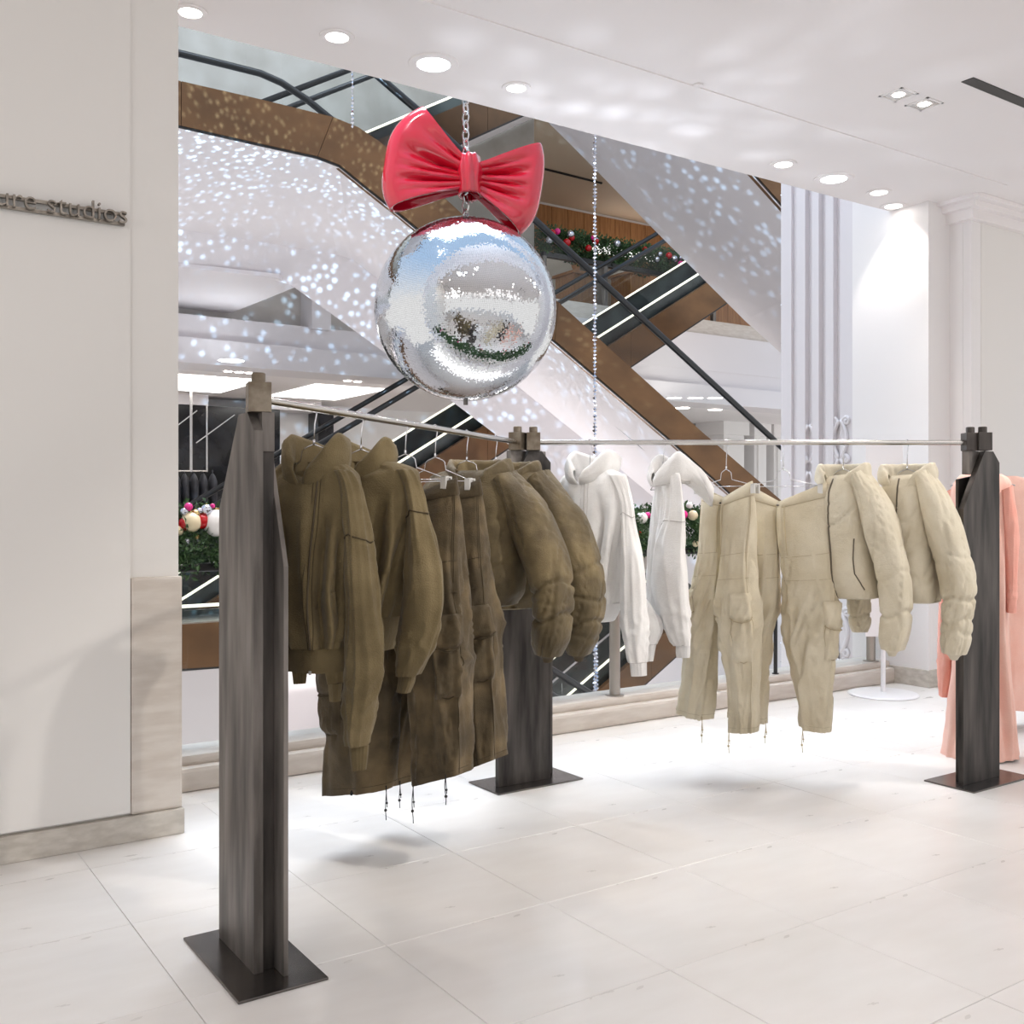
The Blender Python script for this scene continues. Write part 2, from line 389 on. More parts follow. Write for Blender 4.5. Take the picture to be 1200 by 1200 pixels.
for x0_, x1_, grp in let:
    q = MB(); idx = {}
    for g in grp:
        for v in g.verts:
            if v not in idx: idx[v] = len(q.v); q.v.append(tuple(v.co))
        q.f.append(tuple(idx[v] for v in g.verts))
    q.build('letter', M['letter'], sg)
bm.free(); bpy.data.meshes.remove(lme)
xh = zbase + (ztop - zbase) * .66
m = MB().box((xl - 1.2, -.022, zbase - .004), (xr - .004, -.006, zbase + .008)); m.build('lower_bar', M['letter'], sg)
m = MB().box((xl - 1.2, -.022, xh - .012), (xr - .004, -.006, xh)); m.build('upper_bar', M['letter'], sg)
for i in range(6):
    x = xr - .05 - i * .2
    for zz in (zbase + .002, xh - .006): MB().box((x - .006, -.01, zz - .004), (x + .006, 0, zz + .004)).build('standoff', M['letter'], sg)

# ---------------------------------------------------------------- ceiling fittings
def downlight(px, py, r, cool, power, lab, tgt=None):
    p = onZ(px, py, CZ); zc = CZ - (.006 if p.y > 4.05 else 0)
    t = thing('ceiling_light', lab, 'light', (p.x, p.y, zc), 0, 'recessed ceiling lights')
    q = MB().lathe([(r, .0), (r * 1.55, -.001), (r * 1.5, -.007), (r * 1.02, -.008), (r, .0)], (0, 0, 0), 32); q.build('trim_ring', M['ceil'], t, auto=.5)
    MB().lathe([(r * 1.02, -.0035), (r * .5, -.003), (.0005, -.0028)], (0, 0, 0), 32).build('lamp_face', M['lamp_cool'] if cool else M['lamp'], t)
    c = (.80, .89, 1.0) if cool else (1, .93, .85)
    l = light('lamp', 'SPOT', (0, 0, -.03), power, c, .03, None, t, spot_size=math.radians(96), spot_blend=.55)
    if tgt is not None: l.rotation_euler = (Vector(tgt) - Vector((p.x, p.y, zc))).to_track_quat('-Z', 'Y').to_euler()
    return t
DL = [
    (223, 12, .052, 0, 30, 'recessed round downlight cut by the left wall edge', (1.6, 3.5, 0)),
    (395, 41, .055, 0, 36, 'second recessed downlight from the left over the balustrade', (2.3, 3.4, .3)),
    (508, 73, .085, 1, 52, 'large bluish downlight above the red bow', (3.0, 4.0, 0)),
    (605, 101, .052, 0, 36, 'small warm downlight right of the large bluish one above the bow', (3.1, 3.2, .4)),
    (918, 191, .058, 0, 36, 'leftmost downlight of the right-hand ceiling row', (4.4, 3.2, .4)),
    (977, 208, .088, 1, 52, 'large bluish downlight near the right-hand corner', (5.2, 4.2, 0)),
    (1030, 224, .058, 0, 32, 'small downlight just right of the bluish corner downlight', (5.6, 3.4, 0)),
    (1047, 240, .062, 0, 34, 'downlight closest to the bright right-hand corner', (6.7, 4.75, 1.2)),
]
for a in DL: downlight(*a)
def square_light(px, py, lab):
    p = onZ(px, py, CZ)
    t = thing('square_spotlight', lab, 'light', (p.x, p.y, CZ), 0, 'square recessed spotlights')
    a = .062; b = .075
    q = MB()
    for s in range(4):
        R = Matrix.Rotation(s * PI / 2, 3, 'Z'); q.box((-b, -b, -.004), (b, -a, .0), R)
    q.build('square_frame', M['wall2'], t)
    q = MB()
    for s in range(4):
        R = Matrix.Rotation(s * PI / 2, 3, 'Z'); q.add([R @ Vector(v) for v in ((-a, -a, -.001), (a, -a, -.001), (a * .6, -a * .6, -.0006), (-a * .6, -a * .6, -.0006))], [(0, 1, 2, 3)])
    q.build('reflector', M['chrome'], t)
    MB().lathe([(.032, -.0025), (.0005, -.003)], (0, 0, 0), 20).build('lamp_face', M['lamp'], t)
    light('lamp', 'SPOT', (0, 0, -.03), 25, (1, .93, .85), .03, None, t, spot_size=math.radians(90), spot_blend=.5)
square_light(1053, 111, 'left square spotlight of the pair in the ceiling')
square_light(1083, 122, 'right square spotlight of the pair in the ceiling')
a = onZ(1131, 92, CZ); b = onZ(1140, 92, CZ); c = onZ(1206, 123, CZ)
d = Vector((1, 0, 0))
q = MB(); q.box((0, -.035, -.004), (1.6, .035, 0)); 
sl = q.build('ceiling_slot', M['black_trim']); sl.location = (a.x + .02, a.y, CZ)
dv = (c - a); sl.rotation_euler = (0, 0, math.atan2(dv.y, dv.x)); tag(sl, 'narrow black slot diffuser in the ceiling at top right', 'vent')
p = onZ(818, 99, CZ)
q = MB().lathe([(.028, 0), (.026, -.008), (.012, -.010), (.0005, -.014)], (0, 0, 0), 18); sp = q.build('sprinkler_cap', M['ceil'], None, auto=.5); sp.location = (p.x, p.y, CZ); tag(sp, 'small round white sprinkler cap in the ceiling centre', 'sprinkler')
# ================================================================= THE ATRIUM: escalators, far floors
def poly_plane(pts, Y, dz=0.0): return [onY(px, py, Y) + Vector((0, 0, dz)) for px, py in pts]
FLR = 5.26
def escalator_down(lab, dz, dx=0.0, glass=True, mats=('bronze',), fascia=True, ext=0):
    """body running down along +X from a landing at the left; near side at Y=10, two flights wide"""
    Yn, Yf = 10.0, 13.7
    root = thing('escalator', lab, 'escalator', (4.0 + dx, Yn, 5.0 + dz), 0, None)
    O = Vector((4.0, Yn, 5.0))
    bot = [onY(212, 147, Yn) + Vector((-4, 0, 0))] + [onY(*p, Yn) for p in ((212, 147), (300, 167), (372, 183), (398, 193), (425, 215), (460, 243), (650, 399), (780, 510), (852, 574), (985, 688))]
    bot[0].z = bot[1].z
    top = [onY(212, 95, Yn) + Vector((-4, 0, 0))] + [onY(*p, Yn) for p in ((212, 95), (300, 115), (390, 137), (420, 149), (445, 166), (475, 190), (654, 354), (827, 510), (915, 586), (985, 645))]
    top[0].z = top[1].z
    if ext:
        for P_ in (bot, top): P_.append(P_[-1] + Vector((ext, 0, -.53 * ext)))
    # bronze side cladding, as butted panels
    nb = len(bot)
    for i in ((0, 1), (1, 3), (3, 6), (6, 7), (7, 8), (8, 10)) + (((10, 11),) if ext else ()):
        ids = list(range(i[0], i[1] + 1))
        face = [bot[k] - O for k in ids] + [top[k] - O for k in reversed(ids)]
        g = Vector((.006, 0, 0))
        face2 = [v.copy() for v in face]
        n = len(ids); face2[0] += g; face2[-1] += g
        MB().prism(face2, (0, 0, 0), (0, .12, 0)).build('cladding_panel', M[mats[0]], root)
    # black shadow line below the cladding
    q = MB()
    for k in range(nb - 1):
        a, b = bot[k] - O, bot[k + 1] - O
        q.prism([a, b, b + Vector((0, 0, -.022)), a + Vector((0, 0, -.022))], (0, .01, 0), (0, .025, 0))
    q.build('shadow_gap', M['black_trim'], root)
    # white soffit (underside) and the faceted fascia on its far side
    up = Vector((0, 0, .04))
    far = [p + Vector((1.9 if k else 0, Yf - Yn, 0)) for k, p in enumerate(bot)]
    bot_ = [p + Vector((0, .03, 0)) for p in bot]
    q = MB()
    for k in range(nb - 1):
        q.add([bot_[k] - O - up * .3, bot_[k + 1] - O - up * .3, far[k + 1] - O - up * .3, far[k] - O - up * .3,
               bot_[k] - O + up * 3, bot_[k + 1] - O + up * 3, far[k + 1] - O + up * 3, far[k] - O + up * 3],
              [(0, 1, 2, 3), (7, 6, 5, 4), (0, 4, 5, 1), (2, 6, 7, 3)])
    q.build('soffit_panel', M['plaster'], root)
    dn = Vector((-.8, .35, -.42))
    q = MB()
    for k in range(nb - 1):
        a, b = far[k] - O, far[k + 1] - O
        q.add([a, b, b + dn, a + dn, a + Vector((0, .5, .1)), b + Vector((0, .5, .1)), b + dn + Vector((0, .4, .3)), a + dn + Vector((0, .4, .3))], [(0, 1, 2, 3), (4, 7, 6, 5), (3, 2, 6, 7), (0, 4, 5, 1)])
    if fascia: q.build('fascia_panel', M['plaster'], root)
    # handrails
    hn = [onY(212, -15, Yn) + Vector((-4, 0, 0)), onY(212, -15, Yn), onY(330, 8, Yn), onY(395, 45, Yn), onY(445, 91, Yn), onY(488, 128, Yn), onY(626, 257, Yn), onY(760, 380, Yn), onY(903, 512, Yn), onY(985, 590, Yn)]
    hn[0].z = hn[1].z
    Yh = 11.3
    hf = [onY(212, 63, Yh) + Vector((-4, 0, 0))] + [onY(*p, Yh) for p in ((212, 63), (265, 76), (305, 86), (330, 97), (360, 117), (392, 143))]
    hf[0].z = hf[1].z
    dirs = (hn[7] - hn[6]).normalized()
    hf += [hf[-1] + dirs * 4, hf[-1] + dirs * 9]
    for pts in (hn, hf):
        MB().tube([p - O for p in pts], .042, 8).build('handrail', M['rubber'], root, smooth=True)
    # glass balustrade under the near rail, split in panes
    for a, b in ((0, 2), (2, 5), (5, 6), (6, 7), (7, 8), (8, 9)):
        ids = list(range(a, b + 1))
        rail = [hn[k] - O + Vector((0, .02, -.02)) for k in ids]
        def topz(x):
            for u, v in zip(top[:-1], top[1:]):
                if u.x - 1e-6 <= x <= v.x + 1e-6: return u.z + (v.z - u.z) * (x - u.x) / max(1e-6, v.x - u.x)
            return top[-1].z
        low = [Vector((hn[k].x, Yn + .02, topz(hn[k].x))) - O for k in ids]
        low[0].x += .012; rail[0].x += .012
        if glass: MB().prism(low + list(reversed(rail)), (0, 0, 0), (0, .012, 0)).build('glass_pane', M['glass'], root)
    # step well: dark inner skirt of the far side, warm strip light along it
    q = MB()
    for k in range(1, nb - 1):
        a, b = top[k] - O, top[k + 1] - O; o2 = Vector((0, 1.3, 0))
        q.prism([a + o2, b + o2, b + o2 + Vector((0, 0, -.06)), a + o2 + Vector((0, 0, -.06))], (0, 0, 0), (0, .1, 0))
        q.prism([a + Vector((0, .12, -.05)), b + Vector((0, .12, -.05)), b + Vector((0, 1.3, -.05)), a + Vector((0, 1.3, -.05))], (0, 0, 0), (0, 0, -.02))
    q.build('step_well', M['dark_glass'], root)
    MB().tube([t - O + Vector((0, 1.27, .05)) for t in top], .02, 6).build('light_strip', M['strip'], root)
    return root

escalator_down('bronze-clad escalator descending behind the mirror ball, seen full length', 0)
escalator_down('escalator one storey up at top right, its white underside facing the store', 4.78, fascia=False, ext=5)
escalator_down('escalator one storey down, its bronze landing seen through the balustrade glass at left', -FLR)

def escalator_up(lab, Yn, bronze='bronze', dz=0.0, x0=3.0, x1=22.0, d_lower=0.0):
    """flight rising along +X behind the others"""
    root = thing('escalator', lab, 'escalator', (x0, Yn, 0), 0, None)
    a = onY(848, 357, Yn); b = onY(600, 522, Yn)
    sl = (a.z - b.z) / (a.x - b.x)
    def L(x, off): return Vector((x, 0, a.z + (x - a.x) * sl + off + dz)) - Vector((x0, 0, 0))
    ut = onY(760, 376, Yn); th = ut.z - (a.z + (ut.x - a.x) * sl)
    hr = onY(716, 321, Yn); hh = hr.z - (a.z + (hr.x - a.x) * sl)
    stp = onY(740, 370, Yn + .3); sh = stp.z - (a.z + (stp.x - a.x) * sl)
    n = 6
    for i in range(n):
        u = x0 + (x1 - x0) * i / n + .006; v = x0 + (x1 - x0) * (i + 1) / n
        MB().prism([L(u, 0), L(v, 0), L(v, th), L(u, th)], (0, 0, 0), (0, .1, 0)).build('cladding_panel', M[bronze], root)
    MB().prism([L(x0, -.03), L(x1, -.03), L(x1, 0), L(x0, 0)], (0, .0, 0), (0, .1, 0)).build('shadow_gap', M['black_trim'], root)
    MB().prism([L(x0, -.02), L(x1, -.02), L(x1, .1), L(x0, .1)], (0, .05, 0), (0, 2.3, 0)).build('soffit_panel', M['plaster'], root)
    MB().prism([L(x0, th - .1), L(x1, th - .1), L(x1, sh - .02), L(x0, sh - .02)], (0, .25, 0), (0, .3, 0)).build('skirt_panel', M['dark_glass'], root)
    MB().prism([L(x0, th - .1), L(x1, th - .1), L(x1, sh + .1), L(x0, sh + .1)], (0, 1.55, 0), (0, 1.6, 0)).build('skirt_panel', M['dark_glass'], root)
    MB().prism([L(x0, th - .2), L(x1, th - .2), L(x1, th - .15), L(x0, th - .15)], (0, .3, 0), (0, 1.55, 0)).build('step_well', M['dark_glass'], root)
    MB().tube([L(x0, sh) + Vector((0, .27, 0)), L(x1, sh) + Vector((0, .27, 0))], .022, 6).build('light_strip', M['strip'], root)
    MB().tube([L(x0, sh + .12) + Vector((0, 1.52, 0)), L(x1, sh + .12) + Vector((0, 1.52, 0))], .02, 6).build('light_strip', M['strip'], root)
    for yy in (.15, 1.45):
        MB().tube([L(x0, hh) + Vector((0, yy, 0)), L(x1, hh) + Vector((0, yy, 0))], .045, 8).build('handrail', M['rubber'], root, smooth=True)
    for i in range(9):
        u = x0 + (x1 - x0) * i / 9 + .01; v = x0 + (x1 - x0) * (i + 1) / 9
        MB().prism([L(u, th), L(v, th), L(v, hh - .02), L(u, hh - .02)], (0, .14, 0), (0, .152, 0)).build('glass_pane', M['glass'], root)
    return root
escalator_up('escalator rising to the right behind the descending one, bronze side with bright strip lights', 14.5)
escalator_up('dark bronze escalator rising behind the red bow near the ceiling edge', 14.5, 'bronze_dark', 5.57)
escalator_up('escalator rising on the storey below, seen through glass under the white hoodies', 14.5, 'bronze', -6.14, x1=15.0)

# far side of the atrium
YF = 16.9
st = MB()
st.box((-6, YF, 6.2), (12.0, YF + .3, 12)); struct('wall_far', st, M['grey_plaster'])
M['pale_plaster'] = mat('pale_grey_plaster', srgb(206, 201, 196), .6, col2=srgb(194, 189, 183), noise_scale=1.6, bump=.06, bump_scale=14)
struct('wall_far_lower', MB().box((-6, YF, 3.95), (12.0, YF + .3, 6.2)), M['pale_plaster'])
struct('trim_10', MB().box((12.0, YF - .36, 4.4), (24, YF - .32, 5.22)).box((12.0, YF - .32, 4.4), (24, YF + .3, 5.195)), M['plaster'])
fz = 4.60
fp_ = [onZ(*p, fz) for p in ((60, 296), (327, 326), (345, 337), (268, 368), (60, 357))]
struct('trim_11', MB().prism(fp_, (0, 0, 0), (0, 0, .06)), M['plaster'])
m = MB(); m.box((-6, YF - .55, 3.64), (24, YF + .3, 4.05)); m.box((-6, YF - .35, 4.05), (24, YF + .05, 4.45)); struct('trim_7', m, M['plaster'], bevel=.01)
m = MB(); m.box((onY(368, 400, YF).x - .25, YF - .5, 4.4), (onY(368, 400, YF).x + .1, YF + .1, 6.6)); struct('trim_8', m, M['plaster'])
struct('ceiling.001', MB().box((-6, YF + .3, CZ), (24, 24, CZ + .3)), M['ceil'])
struct('floor.002', MB().box((-6, YF - .3, -.4), (24, 24, 0)), M['stone'])
struct('wall_far_store', MB().box((-6, 21.6, -.1), (24, 21.9, CZ + .1)), M['wall2'])
# lit cove over a lowered fascia
x0 = onY(100, 460, 21).x; x1 = onY(292, 460, 21).x
for (pa, pb) in ((100, 291), (369, 480)):
    a = onZ(pa, 450, CZ).x; b = onZ(pb, 450, CZ).x
    struct('trim_9', MB().box((a, 20.9, onY(250, 476, 21).z), (b, 21.6, onY(250, 461, 21).z)), M['plaster'])
    c = MB().box((a, onZ(250, 441, CZ).y, CZ - .02), (b, onZ(250, 459, CZ).y, CZ - .004)).build('cove_light', M['cove'])
    tag(c, 'bright cove light strip above the black marble shop wall' if pa == 100 else 'bright cove light strip above the far shop, left of the mirror ball', 'light')
# black marble shop wall with gold rails and hanging black jackets
for (pa, pb, nm) in ((90, 328, 'left'), (373, 391, 'right')):
    a = onY(pa, 500, 21).x; b = onY(pb, 500, 21).x
    struct('wall_far_marble', MB().box((a, 21.0, 0), (b, 21.55, onY(250, 476, 21).z)), M['black_marble'])
m = MB()
for pts in (((180, 520), (231, 481)), ((230, 519), (245, 508), (275, 486)), ((210, 570), (222, 600)), ((270, 590), (300, 520))):
    m.tube([onY(*p, 20.985) for p in pts], .012, 4)
v = m.build('marble_vein', mat('white_vein', srgb(200, 200, 200), .3)); v['kind'] = 'structure'
YR = 19.2
gr = thing('garment_rail', 'slim gold hanging rail against the black marble wall', 'rail', (onY(235, 550, YR).x, YR, 0))
g0 = gr.location
m = MB().tube([onY(224, 440, YR) - g0, onY(224, 553, YR) - g0], .028, 8); m.build('rail_upright', M['clamp'] if 'clamp' in M else M['chrome'], gr)
m = MB().tube([onY(242.5, 474, YR) - g0, onY(242.5, 553, YR) - g0], .016, 8); m.build('rail_upright', M['chrome'], gr)
m = MB().tube([onY(170, 552, YR) - g0, onY(243, 552, YR) - g0], .016, 8); m.build('rail_bar', M['chrome'], gr)
M['black_cloth'] = mat('black_cloth', srgb(26, 26, 30), .7, col2=srgb(50, 50, 56), noise_scale=9)
for i, (px, w_) in enumerate(((206, 11), (216, 10), (227, 12), (238, 10), (249, 10))):
    c = onY(px, 560, YR); r = w_ / 1200 * 18.5 * .5
    q = MB(); rows = []
    n = 12
    for k, (zz, ra, rb) in enumerate(((.10, .15, .3), (.05, .5, .6), (-.05, .9, .9), (-.4, .85, 1), (-.8, 1.0, 1.1), (-1.1, 1.05, 1.1))):
        rows.append([(c.x + r * ra * math.cos(2 * PI * j / n) * (1 + .08 * math.sin(3 * j + i)), c.y + .21 * rb * math.sin(2 * PI * j / n), c.z - .02 + zz) for j in range(n)])
    vs = [p for rw in rows for p in rw]
    q.add(vs, [(a * n + j, a * n + (j + 1) % n, (a + 1) * n + (j + 1) % n, (a + 1) * n + j) for a in range(len(rows) - 1) for j in range(n)])
    q.tube([(c.x, c.y, c.z + .07), (c.x, c.y, c.z + .15)], .012, 5)
    o = q.build('black_jacket', M['black_cloth'], None, smooth=True)
    tag(o, ('leftmost', 'second from left', 'middle', 'fourth from left', 'rightmost')[i] + ' of the black jackets on the gold rail in the far shop', 'jacket', 'black jackets in the far shop')
# small ceiling lights of the far shop
for i, (px, py, r) in enumerate(((271, 422, .2), (267, 435, .07), (280, 436, .07), (293, 437, .07), (407, 446, .07), (419, 447, .07))):
    p = onZ(px, py, CZ); q = MB().lathe([(r, -.01), (.001, -.012)], (0, 0, 0), 16); o = q.build('far_ceiling_light', M['lamp_cool'] if r > .1 else M['lamp']); o.location = p
    tag(o, 'large bluish round light in the far shop ceiling' if r > .1 else ('', 'left', 'middle', 'right', 'left', 'right')[i] + (' tiny ceiling light of the far shop trio near the near post top' if i < 4 else ' tiny ceiling light of the far shop pair above the left rod'), 'light', 'far shop ceiling lights')
for i, (px, py) in enumerate(((790, 466), (815, 466), (838, 466), (800, 478), (838, 480))):
    p = onZ(px, py, CZ); q = MB().lathe([(.16, -.01), (.001, -.012)], (0, 0, 0), 16); o = q.build('far_ceiling_light', M['lamp']); o.location = p
    tag(o, ('front row left', 'front row middle', 'front row right', 'back row left', 'back row right')[i] + ' round light of the far ceiling beyond the bronze escalator', 'light', 'far ceiling lights on the right')
# columns and a grey curtain at the far right
for i, (pa, pb) in enumerate(((848, 872), (884, 898), (907, 925))):
    a = onY(pa, 500, 19.5).x; b = onY(pb, 500, 19.5).x
    q = MB().box((a, 19.5, 0), (b, 20.6, CZ)); q.box((a + .1, 19.44, .3), (b - .1, 19.5, CZ - .5)); q.box((a - .1, 19.4, CZ - .35), (b + .1, 20.7, CZ)); struct('wall_far_column', q, M['wall2'])
q = MB(); n = 60; xa = onY(796, 500, 20.5).x; xb = onY(850, 500, 20.5).x; zt_ = onY(820, 487, 20.5).z
vs = []
for i in range(n + 1):
    x = xa + (xb - xa) * i / n; y = 20.5 + .06 * math.sin(i * 1.9); vs += [(x, y, .1), (x, y, zt_)]
q.add(vs, [(2 * i, 2 * i + 2, 2 * i + 3, 2 * i + 1) for i in range(n)])
cu = q.build('curtain', mat('grey_curtain', srgb(150, 146, 144), .8, col2=srgb(96, 92, 90), noise_scale=14, stretch=(4, 4, .2)), smooth=True); tag(cu, 'grey pleated curtain in the far shop behind the bronze escalator', 'curtain')

# upper far floor in the wedge above the bronze escalator
z1 = 5.55
struct('floor.003', MB().box((12.0, YF - .3, z1 - .35), (24, 24, z1)), M['stone'])
zc1 = onY(700, 250, 21.5).z
struct('ceiling.002', MB().box((9, YF, zc1), (26, 24, zc1 + .3)), M['cream'])
q = MB(); a = onZ(625, 194, zc1); b = onZ(705, 214, zc1); q.tube([a - Vector((0, 0, .01)), b - Vector((0, 0, .01))], .035, 5)
ob = q.build('ceiling_track', M['black_trim']); tag(ob, 'thin black track on the cream ceiling of the upper far floor', 'track')
wd = struct('wall_upper_far', MB().box((9, 21.5, z1), (26, 21.8, zc1)), M['wall'])
n = 26
for i in range(n):
    a = 12 + 14 * i / n; MB().box((a + .008, 21.44, z1), (a + 14 / n - .008, 21.5, zc1 - .08)).build('oak_panel', M['wood'], wd)
c = MB().box((onY(706, 285, 21).x, 21.35, onY(706, 297, 21.35).z), (onY(778, 285, 21).x, 21.42, onY(706, 284, 21.35).z)).build('display_light', M['cove']); tag(c, 'glowing display strip on the oak wall of the upper far floor', 'light')
ub = thing('upper_balustrade', 'glass balustrade with dark rail on the upper far floor', 'balustrade', (12, YF, z1)); uo = ub.location
zr = onY(700, 306, YF).z
MB().box((.2, -.06, zr - z1 - .1), (10, .06, zr - z1)).build('handrail', M['rubber'], ub)
for i in range(6):
    MB().box((.2 + i * 1.6, -.01, -.3), (.2 + i * 1.6 + 1.58, .01, zr - z1 - .1)).build('glass_pane', M['glass'], ub)
    MB().box((.15 + i * 1.6, -.1, -.3), (.2 + i * 1.6 + .04, .0, zr - z1 - .1)).build('post', M['steel'], ub)
M['paperwhite'] = mat('pale_display_card', srgb(205, 196, 182), .8, bump=.4, bump_scale=8)
def arch(px, py, wpx, hpx, Y, lab, m):
    p = onY(px, py, Y); s = (p - EYEP).dot(FWD) / 1200; w2 = wpx * s / 2; h = hpx * s
    prof = []
    for i in range(15):
        t = PI * i / 14; k = 1 + .12 * math.sin(5 * t + px); prof.append((p.x + w2 * math.cos(t) * k, p.z - h * .45 + h * .45 * math.sin(t) * k))
    poly = [Vector((p.x + w2, Y, z1))] + [Vector((x, Y, z)) for x, z in prof] + [Vector((p.x - w2, Y, z1))]
    o = MB().prism(poly, (0, 0, 0), (0, .35, 0)).build('display_arch', m); tag(o, lab, 'display')
    return o
arch(656, 300, 44, 40, 19.5, 'leftmost pale torn-edge display arch on the upper far floor', M['paperwhite'])
arch(733, 306, 40, 36, 19.5, 'pale display arch right of the counter on the upper far floor', M['paperwhite'])
arch(698, 300, 22, 26, 19.2, 'narrow grey display arch behind the strand on the upper far floor', M['grey_plaster'])
for px, w_, lab in ((686, 34, 'brown counter box on the upper far floor, left'), (748, 26, 'brown counter box on the upper far floor, right')):
    p = onY(px, 322, 18.2); s = 18.2 / .8 / 1200; q = MB().box((p.x - w_ * s / 2, 18.2, z1), (p.x + w_ * s / 2, 18.9, p.z)); q.box((p.x - w_ * s / 2 - .06, 18.15, p.z), (p.x + w_ * s / 2 + .06, 18.95, p.z + .06))
    tag(q.build('counter', M['wood']), lab, 'counter')
# lower hall: floor and wall seen down through the balustrade glass
struct('floor.004', MB().box((-8, YE + .2, -7.2), (26, 24, -7)), M['stone'])
struct('wall_lower_atrium', MB().box((-6, 11.9, -7), (4.65, 13.6, -.55)), M['plaster'])
struct('wall_lower_far', MB().box((-8, YF, -7), (26, YF + .2, -.4)), M['plaster'])
# glass screen of the far-side floor edge
# ================================================================= GARMENT RACKS
ROD_Z = 1.665
def clamp_block(root, cx, cy, ang, mm):
    R = Matrix.Rotation(ang, 3, 'Z')
    MB().box((-.033, -.033, 1.625), (.033, .033, 1.712), R, (cx, cy, 0)).build('clamp_block', mm, root, bevel=.002)
    MB().lathe([(.0205, 1.712), (.0205, 1.738), (.018, 1.741), (.0005, 1.741)], (cx, cy, 0), 14).build('clamp_bolt', mm, root, auto=.6)
def post(lab, x, y, rz, m, heads):
    """two offset plates with cut corners around a square tube, on a base plate; plate planes are local YZ"""
    t = thing('rack_post', lab, 'rack post', (x, y, 0), rz, 'steel posts of the garment rack')
    MB().box((-.132, -.252, 0), (.132, .252, .008)).build('base_plate', M['steel_plate'], t, bevel=.002)
    T = 1.625
    # near plate (local -x side), taper on its far (+y) edge
    MB().prism([(-.040, -.12, .008), (-.040, .19, .008), (-.040, .19, 1.34), (-.040, .01, T), (-.040, -.065, T), (-.040, -.12, T - .055)], (0, 0, 0), (.028, 0, 0)).build('steel_plate', m, t, bevel=.0015)
    # far plate, taper on its near (-y) edge
    MB().prism([(.026, -.18, .008), (.026, .13, .008), (.026, .13, T - .14), (.026, -.0, T - .12), (.026, -.07, T - .12), (.026, -.07, 1.483), (.026, -.18, 1.18)], (0, 0, 0), (.014, 0, 0)).build('steel_plate', m, t, bevel=.0015)
    MB().box((-.012, -.105, .008), (.026, -.02, T - .115)).build('spine_tube', M['steel_dark'], t, bevel=.001)
    MB().box((-.012, -.11, T - .115), (.026, .10, T)).build('head_block', M['steel'], t, bevel=.002)
    return t
A_ = Vector((1.075, 2.965, 0)); B_ = Vector((2.885, 4.13, 0)); C_ = Vector((4.755, 2.90, 0))
def P2(px, py_): return onZ(px, py_, ROD_Z)
# rod ends found on the posts' heads
r1a = onX(302, 460, 1.05); r1a.z = ROD_Z
def at_depth(px, d): v = EYEP + ray(px, HOR) * d; v.z = ROD_Z; return v
dep = lambda v: v.dot(FWD)
h1 = at_depth(303, 2.99); h2 = at_depth(606.5, 4.98); h3 = at_depth(625, 5.0); h4 = at_depth(1137, 5.02); h5 = at_depth(1151.5, 5.0)
p1 = post('blackened steel post standing nearest the viewer at left, on a square base plate', A_.x, A_.y, 0, M['steel'], 1)
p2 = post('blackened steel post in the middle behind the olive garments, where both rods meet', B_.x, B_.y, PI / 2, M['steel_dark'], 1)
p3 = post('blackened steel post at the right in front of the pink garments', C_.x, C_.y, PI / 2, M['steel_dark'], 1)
def heads(root, pts, ang, mm=M['steel_clamp']):
    Mi = (Matrix.Translation(root.location) @ Matrix.Rotation(root.rotation_euler.z, 4, 'Z')).inverted()
    for p, a in zip(pts, ang):
        q = Mi @ Vector((p.x, p.y, 0)); clamp_block(root, q.x, q.y, a - root.rotation_euler.z, mm)
u1 = (h2 - h1).normalized(); u2 = (h4 - h3).normalized()
heads(p1, [h1], [math.atan2(u1.y, u1.x) + .75]); heads(p2, [h2, h3], [math.atan2(u1.y, u1.x) - .1, math.atan2(u2.y, u2.x)]); heads(p3, [h4, h5], [math.atan2(u2.y, u2.x)] * 2, M['steel_dark'])
def rod(lab, a, b):
    o = MB().tube([Vector((0, 0, 0)), b - a], .0125, 16).build('hanging_rod', M['chrome'], None, auto=.7); o.location = a
    return tag(o, lab, 'rod')
rod('polished steel rod of the left rack carrying the olive garments', h1 + u1 * .02, h2 - u1 * .02)
rod('polished steel rod of the right rack carrying the white and beige garments', h3 + u2 * .02, h4 - u2 * .02)
def rod_point(px, k):
    a, u = ((h1, u1), (h3, u2))[k]
    q = (px - 600) / FPX
    s = (q * a.dot(FWD) - a.dot(RGT)) / (u.dot(RGT) - q * u.dot(FWD))
    return a + u * s
